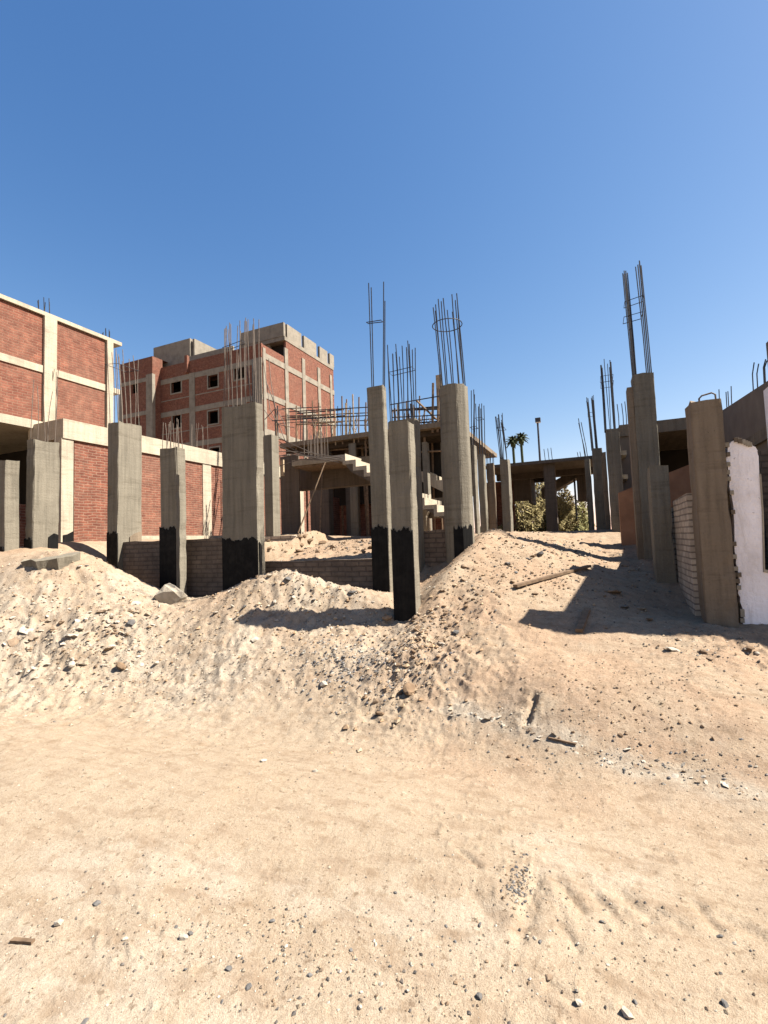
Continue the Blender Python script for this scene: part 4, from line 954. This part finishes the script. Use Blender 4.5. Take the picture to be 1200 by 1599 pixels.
# ------------------------------------------------------------------ planting, lamp and palms far behind
def leafcloud(mb, n, cx, cy, z0, rx, ry, rz, size, up=.6):
    cl = [(random.gauss(0, .45), random.gauss(0, .45), random.random()) for _ in range(26)]
    for i in range(n):
        c = random.choice(cl); s = .30
        x = cx + rx * (c[0] + random.gauss(0, s)); y = cy + ry * (c[1] + random.gauss(0, s))
        rr = min(1, math.hypot((x - cx) / rx, (y - cy) / ry)); z = z0 + rz * max(0, (1 - rr * rr * .75)) * min(1.15, c[2] + random.gauss(0, .14))
        a = random.uniform(0, 6.28); t = random.gauss(up, .4); L = size * random.uniform(.6, 1.6); W = L * .22
        d = Vector((math.cos(a) * math.cos(t), math.sin(a) * math.cos(t), math.sin(t))); sd_ = d.orthogonal().normalized()
        p = Vector((x, y, max(z, z0 + .02)))
        mb.add([p - sd_ * W, p + sd_ * W, p + d * L + sd_ * W * .3, p + d * L - sd_ * W * .3], [(0, 1, 2, 3)])
def leafmat(name, a, b_):
    a, b_ = kc(a), kc(b_); m, n, b = newmat(name); f = noise(n, worldpos(n), 2.2, 4); f2 = noise(n, worldpos(n), 14, 2)
    n.links.new(mix(n, .5, ramp(n, f, [(.35, a), (.65, b_)]), ramp(n, f2, [(.3, a), (.7, b_)])), b.inputs['Base Color']); return m
M['dry_leaf'] = leafmat('dry_olive_leaf', (.20, .16, .065), (.42, .34, .155))
M['green_leaf'] = leafmat('green_leaf', (.12, .12, .04), (.30, .27, .11))
M['palm_leaf'] = leafmat('palm_leaf', (.03, .04, .015), (.06, .07, .03))
def shrub(px, pw, ptop, Y, mt, label, twigs=0, n=1500):
    n = int(n * 2.2)
    P = atY(px, 815, Y); x = P[0]; hw = pw / 2 / F * ((np.array([x, Y, 1.6]) - CAM) @ fw); zg = zt(x, Y); h = atY(px, ptop, Y)[2] - zg
    t = thing('shrub', (x, Y, zg), label, 'shrub', 'dry shrubs behind the far frame')
    mb = MB(); leafcloud(mb, n, x, Y, zg, hw * 1.05, max(.7, hw), h, .11); mb.build('foliage', M[mt], t)
    st = MB()
    for i in range(16 + twigs):
        a = random.uniform(0, 6.28); k = h * random.uniform(.5, .95) * (1.25 if i >= 16 else 1)
        sp = .5 * hw if i < 16 else .35 * hw
        st.path([(x, Y, zg - .05), (x + math.cos(a) * sp * .4, Y + math.sin(a) * sp * .4, zg + k * .5), (x + math.cos(a) * sp, Y + math.sin(a) * sp, zg + k)], .012, 4)
    st.build('stems', M['wood_pale'], t)
shrub(782, 52, 776, 19.0, 'dry_leaf', 'dry olive shrub low on the left, partly behind the bundled-bar pillar', n=1300)
shrub(820, 62, 768, 20.6, 'dry_leaf', 'dry olive shrub in the middle of the first opening under the far slab', n=2000)
shrub(848, 46, 752, 21.5, 'dry_leaf', 'tallest dry shrub with bare twigs showing above its leaves', 26, n=1300)
shrub(885, 44, 768, 20.0, 'dry_leaf', 'rounded yellowish shrub right of the central far column', n=1600)
shrub(868, 40, 772, 19.6, 'dry_leaf', 'dry olive shrub directly behind the central far column', n=1300)
shrub(910, 24, 782, 19.0, 'green_leaf', 'small greener shrub at the right end of the shrub row', n=600)
def palm(px, ptop, pcrown, Y, label):
    P = atY(px, 730, Y); x = P[0]; zc = atY(px, pcrown, Y)[2]; zg = 0.8
    t = thing('palm_tree', (x, Y, zg), label, 'palm tree', 'pair of far palms')
    MB().path([(x + .3, Y, zg), (x + .2, Y, (zg + zc) / 2), (x, Y, zc)], .24, 7).build('trunk', M['palm_leaf'], t)
    mb = MB(); L = (atY(px, ptop, Y)[2] - zc) * 1.6
    for i in range(34):
        a = i * 2.399; el = 1.2 - 1.9 * (i / 34); pts = []
        for k in range(6):
            s = k / 5; e = el - s * s * .9; pts.append(Vector((x + math.cos(a) * math.cos(el) * L * s, Y + math.sin(a) * math.cos(el) * L * s, zc + L * (s * math.sin(el) - .35 * s * s))))
        sd_ = Vector((-math.sin(a), math.cos(a), 0))
        for k in range(5):
            w0, w1 = (.32 * (1 - (k / 5) ** 2) + .03), (.32 * (1 - ((k + 1) / 5) ** 2) + .03)
            dn = Vector((0, 0, -.12))
            mb.add([pts[k], pts[k + 1], pts[k + 1] + sd_ * w1 + dn, pts[k] + sd_ * w0 + dn], [(0, 1, 2, 3)]); mb.add([pts[k], pts[k + 1], pts[k + 1] - sd_ * w1 + dn, pts[k] - sd_ * w0 + dn], [(0, 1, 2, 3)])
    mb.build('crown', M['palm_leaf'], t)
palm(803, 679, 687, 92, 'left and slightly shorter of the two far palms above the slab')
palm(816, 674, 682, 90, 'right and slightly taller of the two far palms above the slab')
P = atY(843.5, 700, 60); t = thing('street_lamp', (P[0], 60, .8), 'tall thin street lamp pole standing far behind the slab', 'street lamp')
zt_l = atY(843.5, 659, 60)[2]; MB().bar((P[0], 60, .8), (P[0] - .1, 60, zt_l), .16, 7, .11).build('pole', M['steel'], t)
hd = MB().box(P[0] - .35, P[0] + .25, 59.7, 60.3, zt_l, zt_l + .5).build('lamp_head', M['steel'], t); MB().box(P[0] - .3, P[0] + .2, 59.75, 60.2, zt_l - .08, zt_l - .003).build('glass', M['lamp'], hd)

# ------------------------------------------------------------------ stones, rubble and timber lying about
def rockmesh(name, seed, m, flat=.7, sub=2, cut=.35):
    import bmesh
    R = random.Random(seed); bm = bmesh.new(); bmesh.ops.create_icosphere(bm, subdivisions=sub, radius=1)
    planes = []
    for _ in range(9):
        d = Vector((R.gauss(0, 1), R.gauss(0, 1), R.gauss(0, 1))).normalized(); planes.append((d, R.uniform(.55, .95)))
    for v in bm.verts:
        for d, h in planes:
            k = v.co.dot(d)
            if k > h: v.co -= d * (k - h) * .95
        v.co *= 1 + R.gauss(0, .03)
        v.co.z *= flat
    me = bpy.data.meshes.new(name); bm.to_mesh(me); bm.free(); me.materials.append(m); return me
SM = [plain('pale_stone', (.42, .36, .28), .25, 18, .95, .5), plain('tan_stone', (.25, .175, .112), .3, 18, .95, .5), plain('grey_stone', (.13, .12, .108), .35, 18, .95, .5), plain('brown_clod', (.18, .118, .07), .3, 18, 1, .6)]
RM = [[rockmesh('stone', 10 * k + i, m, .55 + .1 * i, 2 if i % 2 else 1) for i in range(3)] for k, m in enumerate(SM)]
def put(me, name, px, py, wpx, label, cat='stone', group=None, sc_=(1, 1, 1), sink=.25, rot=None):
    P, d = ground(px, py); s = wpx / 2 / F * d
    o = bpy.data.objects.new(name, me); COL.objects.link(o)
    o.location = (P[0], P[1], P[2] + s * sc_[2] * (.5 - sink)); o.scale = [s * q for q in sc_]
    o.rotation_euler = rot or (random.gauss(0, .25), random.gauss(0, .25), random.uniform(0, 6.28)); tag(o, label, cat, group); return o
# individually recognisable pieces
put(rockmesh('concrete_chunk', 77, plain('pale_chunk', (.36, .31, .235), .25, 10, .95, .6), .8), 'concrete_chunk', 268, 938, 62, 'big pale concrete chunk leaning at the foot of the shorter left pillar', 'rubble', sc_=(1, .7, .75), sink=.2, rot=(.3, .5, .4))
def heap_slab():
    P, d = ground(66, 884); hw = 45 / F * d
    ol = [(-.92, -.1), (-.80, -.38), (-.42, -.40), (-.1, -.62), (.24, -.46), (.55, -.50), (.80, -.12), (.92, .15), (.7, .42), (.1, .5), (-.5, .4), (-.9, .2)]
    n = len(ol); T = []; Bm = []
    for x, y in ol:
        T.append(Vector((x * hw, y * hw * 1.1, .05 + random.gauss(0, .012)))); Bm.append(Vector((x * hw * .93, y * hw, -.15 + random.gauss(0, .03))))
    mb = MB(); q = Matrix.Rotation(math.radians(-YAW * 0 + 24), 3, 'Z') @ Matrix.Rotation(math.radians(9), 3, 'X') @ Matrix.Rotation(math.radians(-4), 3, 'Y'); c = Vector((P[0], P[1] + .16, P[2] + .07))
    mb.add([c + q @ v for v in T + Bm], [tuple(range(n)), tuple(range(2 * n - 1, n - 1, -1))] + [(i, n + i, n + (i + 1) % n, (i + 1) % n) for i in range(n)])
    tag(mb.build('concrete_slab_piece', M['conc']), 'flat broken slab jutting from the top of the left sand heap', 'rubble')
heap_slab()
UNI = [(112,1040,20,0,'white stone low on the left rubble slope, brightest there'),(398,1001,18,0,'white angular stone right below the left end of the long thin shadow'),(551,928,17,2,'dark grey stone on top of the middle debris heap'),
       (449,906,15,2,'grey rock pair member on the left shoulder of the middle heap'),(421,901,13,0,'small pale rock at the crest of the middle heap, left side'),(606,968,26,1,'round tan rock beside the foot of the nearest dark pillar'),
       (651,984,22,3,'brown clod just right of the nearest dark pillar foot'),(640,1082,34,3,'large dark sided sand clod below the nearest dark pillar'),(594,1117,20,3,'dark brown lump in the yellowish sand in mid photo'),(625,1122,9,2,'small black pebble right of the dark brown lump'),
       (506,1072,22,0,'flat white stone at the lower edge of the grey gravel patch'),(843,868,18,2,'grey stone high on the sunlit right heap'),(793,881,13,2,'dark grey stone left of centre on the sunlit right heap'),(806,895,11,2,'small grey stone below another on the sunlit right heap'),
       (712,990,15,2,'blue grey stone low on the left flank of the right heap'),(690,1008,16,0,'pale stone on the orange flank of the right heap'),(412,1190,14,0,'white pebble alone on the sand in the middle of the photo'),(492,1206,10,0,'small white pebble right of the lone white one'),
       (92,1448,20,0,'white stone at lower left on the sandy road'),(152,1415,15,2,'grey stone above the white one at lower left'),(196,1471,13,0,'smooth pale pebble at lower left on the road'),(287,1469,17,0,'white pebble beside a grey one low on the road'),
       (298,1463,12,2,'grey pebble beside a white one low on the road'),(358,1520,14,2,'dark pebble, upper of a cluster low left of centre'),(388,1542,14,2,'dark pebble, lower of a cluster low left of centre'),(425,1441,11,2,'black square pebble on the road left of centre'),
       (905,1572,20,0,'pale round pebble near the bottom edge, right of centre'),(980,1592,24,0,'pale pebble cut close to the bottom edge at right'),(749,1560,18,2,'dark square stone near the bottom edge, right of centre'),(857,1530,14,1,'tan pebble near the bottom right'),
       (1133,1577,14,2,'dark pebble at the lower right corner area'),(942,1441,12,2,'dark pebble on the wheel tracks at right'),(1124,1466,12,2,'dark pebble far right on the wheel tracks'),(132,1597,16,2,'grey pebble at the bottom edge, lower left corner'),
       (121,971,14,0,'pale stone midway down the left heap'),(124,886,12,0,'small white stone near the crest of the left heap'),(136,884,8,2,'small grey stone beside the white one on the left heap'),(205,976,22,2,'grey stone in the rubble between left and middle heaps'),
       (190,1045,22,3,'brown earth clod at the foot of the rubble slope on the left'),(337,959,12,0,'white fragment on the slope left of the long thin shadow'),(960,926,0,1,''),(1182,1022,12,0,'white fragment at the right edge below the torn wall'),(1018,790,0,0,'')]
for (px, py, wpx, k, lb) in UNI:
    if wpx: put(RM[k][random.randrange(3)], 'stone', px, py, wpx * .95, lb, sc_=(1, random.uniform(.7, 1), random.uniform(.55, .85)))
for (px, py, wpx, k, lb, s_) in ((958,926,34,1,'broad flat block lying in the shade of the right wall',(1,.8,.35)),(976,949,18,2,'square grey block below the broad one in the shade',(1,.9,.6)),(1001,952,18,1,'tan block right of the square grey one in the shade',(1,.8,.6)),(1015,968,22,3,'reddish brick lying lowest in the shade by the right wall',(1,.55,.45)),
        (976,884,20,1,'tan block highest up in the shade near the crest',(1,.8,.5)),(1051,1017,30,0,'pale flat fragment on the sunlit rim below the tall brown pillar',(1,.5,.4)),(1100,1020,26,3,'dark brown lump under the tall brown pillar',(.6,.5,.6)),(1108,1030,16,1,'tan block right of the dark lump under the tall brown pillar',(1,.6,.5)),(1170,1018,30,3,'brown flat clod on the rim below the torn wall',(1,.6,.4))):
    put(RM[k][0], 'rubble_block', px, py, wpx, lb, 'rubble', sc_=s_)
# repeats that nothing tells apart
def scatter(n, region, name, label, cat, group, sizes, kinds):
    k = 0; tries = 0
    while k < n and tries < n * 40:
        tries += 1
        px, py = region(); P, d = ground(px, py)
        if d > 16: continue
        s = random.choice(sizes) * random.uniform(.7, 1.3) / 2
        o = bpy.data.objects.new(name, RM[random.choice(kinds)][random.randrange(3)]); COL.objects.link(o)
        o.location = (P[0], P[1], P[2] + s * .15); o.scale = (s, s * random.uniform(.6, 1), s * random.uniform(.5, .9)); o.rotation_euler = (random.gauss(0, .4), random.gauss(0, .4), random.uniform(0, 6.28))
        tag(o, label, cat, group); k += 1
U = random.uniform; Gs = random.gauss
scatter(90, lambda: random.choice([(U(0, 1200), U(1380, 1595)), (Gs(480, 120), Gs(1490, 40)), (Gs(810, 14), Gs(1385, 30)), (Gs(650, 90), Gs(1500, 40))]), 'pebble', 'small loose pebble scattered on the pale sandy road', 'pebble', 'pebbles on the sandy road', (.012, .016, .022), (0, 1, 2, 2))
scatter(85, lambda: random.choice([(U(0, 260), U(930, 1060)), (Gs(190, 45), Gs(985, 25)), (Gs(90, 60), Gs(1010, 30))]), 'rubble_stone', 'small broken stone in the pale rubble slope on the left', 'stone', 'stones of the left rubble slope', (.045, .06, .09), (0, 0, 0, 1, 1))
def slabs(n, region, label, cat, group, sizes, mt, flat=(.18, .35)):
    for _ in range(n):
        px, py = region(); P, d = ground(px, py); s = random.choice(sizes) * U(.7, 1.3) / 2
        o = bpy.data.objects.new('flat_stone' if flat[1] > .3 else 'stone_flake', RM[random.choice(mt)][0]); COL.objects.link(o)
        o.location = (P[0], P[1], P[2] - s * .04); o.scale = (s, s * U(.5, .9), s * U(*flat)); o.rotation_euler = (Gs(.15, .3), Gs(0, .3), U(0, 6.28)); tag(o, label, cat, group)
slabs(34, lambda: (Gs(80, 70), Gs(1000, 34)), 'broken flat piece of pale rubble half buried in the left slope', 'rubble', 'flat rubble pieces of the left slope', (.10, .15, .22), (0, 0, 0, 0, 1))
slabs(16, lambda: (Gs(200, 40), Gs(965, 22)), 'broken flat piece of grey rubble between the left and middle heaps', 'rubble', 'flat rubble pieces between the heaps', (.10, .15), (0, 2, 1))
LINE = [(700,1112),(760,1125),(820,1140),(900,1165),(980,1190),(1060,1207),(1130,1228),(1200,1248)]
def online():
    i = random.randrange(len(LINE) - 1); t = random.random(); return (LINE[i][0] + (LINE[i + 1][0] - LINE[i][0]) * t, LINE[i][1] + (LINE[i + 1][1] - LINE[i][1]) * t + Gs(0, 6))
slabs(70, online, 'thin whitish flake in the pale streak along the foot of the right heap', 'flake', 'whitish flakes along the pale streak', (.03, .05, .08), (0, 0, 0, 1), (.12, .25))
scatter(60, lambda: (Gs(470, 80), Gs(935, 28)), 'rubble_stone', 'small broken stone on the middle debris heap', 'stone', 'stones of the middle debris heap', (.04, .06, .08), (0, 0, 1, 2))
scatter(95, lambda: random.choice([(U(720, 960), U(850, 960)), (Gs(800, 60), Gs(880, 25)), (Gs(880, 60), Gs(850, 8))]), 'heap_stone', 'small dark stone on the sunlit face of the right sand heap', 'stone', 'stones of the right sand heap', (.035, .05, .075), (1, 2, 3, 3))
scatter(60, lambda: (Gs(560, 60), Gs(1035, 25)), 'gravel_stone', 'coarse grey gravel stone in the patch below the nearest pillar', 'stone', 'coarse gravel in the patch', (.03, .04, .055), (0, 2, 2, 1))
scatter(80, lambda: (lambda t: (610 + 130 * t + Gs(0, 22), 1075 - 170 * t + Gs(0, 25)))(random.random()), 'earth_clod', 'crumbled orange earth clod on the ridge right of the nearest pillar', 'clod', 'clods on the orange ridge', (.04, .06, .09), (3, 3, 1))
scatter(70, lambda: random.choice([(U(700, 1200), U(1010, 1190)), (Gs(1000, 60), Gs(1130, 30))]), 'earth_crumb', 'small earth crumb on the front shoulder of the right heap', 'clod', 'crumbs on the front shoulder of the right heap', (.015, .025, .04), (1, 3, 3))
scatter(50, lambda: (U(400, 600), U(838, 868)), 'earth_clod', 'reddish earth clod on the fill behind the low wall', 'clod', 'clods on the fill behind the low wall', (.06, .1, .16), (3, 3, 1))
# everything finer is gravel
def gravel():
    V = []; Fc = []; C = []
    R = np.random.default_rng(5)
    def batch(n, cx, cy, sx, sy, smin, smax, cols, uniform=False):
        if uniform: x = R.uniform(cx - sx, cx + sx, n); y = R.uniform(cy - sy, cy + sy, n)
        else: x = R.normal(cx, sx, n); y = R.normal(cy, sy, n)
        z = terrain(x, y); s = smin * (smax / smin) ** (R.random(n) ** 2.2)
        for i in range(n):
            k = len(V); a = R.uniform(0, 6.28); q = R.uniform(.6, 1.25, 6) * s[i]; ca, sa = math.cos(a), math.sin(a); zz = z[i] + s[i] * .25
            V.extend([(x[i] + ca * q[0], y[i] + sa * q[0], zz), (x[i] - sa * q[1] * .8, y[i] + ca * q[1] * .8, zz + s[i] * .1), (x[i] - ca * q[2], y[i] - sa * q[2], zz), (x[i] + sa * q[3] * .8, y[i] - ca * q[3] * .8, zz - s[i] * .1), (x[i] + s[i] * .15, y[i], zz + q[4] * .65), (x[i], y[i], zz - q[5] * .6)])
            Fc.extend([(k, k + 1, k + 4), (k + 1, k + 2, k + 4), (k + 2, k + 3, k + 4), (k + 3, k, k + 4), (k + 1, k, k + 5), (k + 2, k + 1, k + 5), (k + 3, k + 2, k + 5), (k, k + 3, k + 5)])
            c = cols[R.integers(len(cols))]; f = R.uniform(.38, .68); C.extend([(c[0] * f, c[1] * f, c[2] * f, 1)] * 6)
    road = [(.58, .47, .33), (.50, .38, .25), (.30, .22, .15), (.20, .17, .14), (.64, .56, .44)]
    pale = [(.62, .54, .42), (.56, .47, .35), (.40, .32, .23), (.28, .23, .18)]
    dark = [(.22, .18, .14), (.30, .20, .12), (.16, .14, .12), (.45, .34, .22)]
    grey = [(.24, .22, .20), (.17, .16, .16), (.38, .34, .29), (.60, .54, .44)]
    batch(3400, -.6, 2.4, 3.2, 1.4, .0025, .009, road, True)
    p = onflat(480, 1490); batch(700, p[0], p[1], .45, .16, .003, .012, road + dark)
    p = onflat(810, 1385); batch(160, p[0], p[1], .035, .10, .004, .013, dark + grey)
    p = onflat(200, 1480); batch(500, p[0], p[1], .5, .2, .003, .011, road)
    p = onflat(1000, 1500); batch(350, p[0], p[1], .5, .2, .003, .009, road + dark)
    def pb(n, px, py, sx, sy, *a):
        P, d = ground(px, py); batch(n, P[0], P[1], sx, sy, *a)
    pb(1300, 70, 1010, 1.0, .6, .008, .030, pale + road); pb(450, 210, 985, .5, .45, .008, .03, pale); pb(700, 300, 1040, .6, .3, .005, .018, pale)
    pb(700, 470, 930, .8, .45, .008, .026, pale + road); pb(700, 530, 1030, .28, .28, .008, .028, grey); pb(500, 640, 1040, .25, .3, .008, .028, grey + dark)
    pb(900, 820, 890, .9, .7, .008, .03, dark); pb(400, 720, 960, .45, .6, .007, .025, dark + pale); pb(500, 860, 850, 1.1, .6, .012, .04, dark + pale)
    pb(500, 1000, 1060, .9, .4, .005, .016, dark); pb(300, 1120, 1010, .4, .3, .006, .025, dark + pale); pb(350, 1000, 1190, .6, .12, .004, .016, pale + grey); pb(260, 800, 1125, .4, .1, .004, .014, pale)
    snd = [(.52, .37, .225), (.47, .31, .18), (.58, .44, .29), (.40, .27, .16)]
    pb(380, 450, 950, .8, .35, .008, .045, snd); pb(350, 230, 1000, .9, .4, .008, .035, snd); pb(600, 655, 1000, .28, .7, .008, .045, snd); pb(350, 820, 900, .7, .6, .007, .03, snd); pb(350, 960, 1090, .9, .35, .005, .02, snd); pb(250, 110, 900, .8, .4, .008, .035, snd)
    pb(800, 170, 1030, 1.0, .3, .006, .02, pale + road + dark); pb(300, 420, 1030, .5, .25, .005, .018, pale + dark)
    pb(350, 520, 855, .7, .5, .012, .05, dark)
    pb(600, 450, 1120, 1.3, .5, .004, .012, road + dark)
    me = bpy.data.meshes.new('gravel'); me.from_pydata(V, [], Fc); me.update()
    at = me.color_attributes.new('tint', 'FLOAT_COLOR', 'POINT'); at.data.foreach_set('color', np.array(C, np.float32).ravel())
    m, n, b = newmat('gravel'); vc = N(n, 'ShaderNodeVertexColor', layer_name='tint'); n.links.new(vc.outputs[0], b.inputs['Base Color']); me.materials.append(m)
    o = bpy.data.objects.new('gravel', me); COL.objects.link(o); o['kind'] = 'stuff'; o['label'] = 'fine gravel and grit strewn over the sand'
gravel()
def stick(pa, pb, w_, h_, mt, name, label, cat, lift=.02):
    A, da = ground(*pa); B, db = ground(*pb); A[2] += lift; B[2] += lift
    a = Vector(A); b = Vector(B); d = (b - a).normalized(); s = d.cross(Vector((0, 0, 1))).normalized(); u = s.cross(d)
    n = 8; vs = []; fs = []
    for i in range(n + 1):
        p = a + (b - a) * i / n + s * random.gauss(0, w_ * .05); k = 1 + random.gauss(0, .05)
        vs += [p - s * w_ * k - u * h_, p + s * w_ * k - u * h_, p + s * w_ * k + u * h_, p - s * w_ * k + u * h_]
    for i in range(n): fs += [(i * 4 + j, i * 4 + (j + 1) % 4, i * 4 + 4 + (j + 1) % 4, i * 4 + 4 + j) for j in range(4)]
    fs += [(3, 2, 1, 0), tuple(n * 4 + j for j in range(4))]
    o = MB().add(vs, fs).build(name, M[mt]); return tag(o, label, cat)
stick((805, 921), (921, 889), .035, .018, 'wood', 'timber_plank', 'long weathered plank lying across the sunlit right heap', 'plank', .05)
stick((905, 990), (918, 955), .035, .02, 'wood', 'timber_plank', 'short board lying upslope inside the shadow of the tall brown pillar', 'plank', .03)
stick((857, 1157), (900, 1168), .008, .006, 'wood', 'wooden_stick', 'dark stick lying on the white streak along the foot of the right heap', 'stick', .012)
stick((19, 1472), (52, 1477), .009, .005, 'wood', 'wooden_stick', 'short brown stick lying on the road at lower left', 'stick', .008)
stick((336, 914), (352, 904), .008, .006, 'wood_pale', 'wooden_stick', 'pale splinter standing at the foot of the widest dark pillar', 'stick', .2)
for o in bpy.data.objects:
    if '_o' in o: del o['_o']
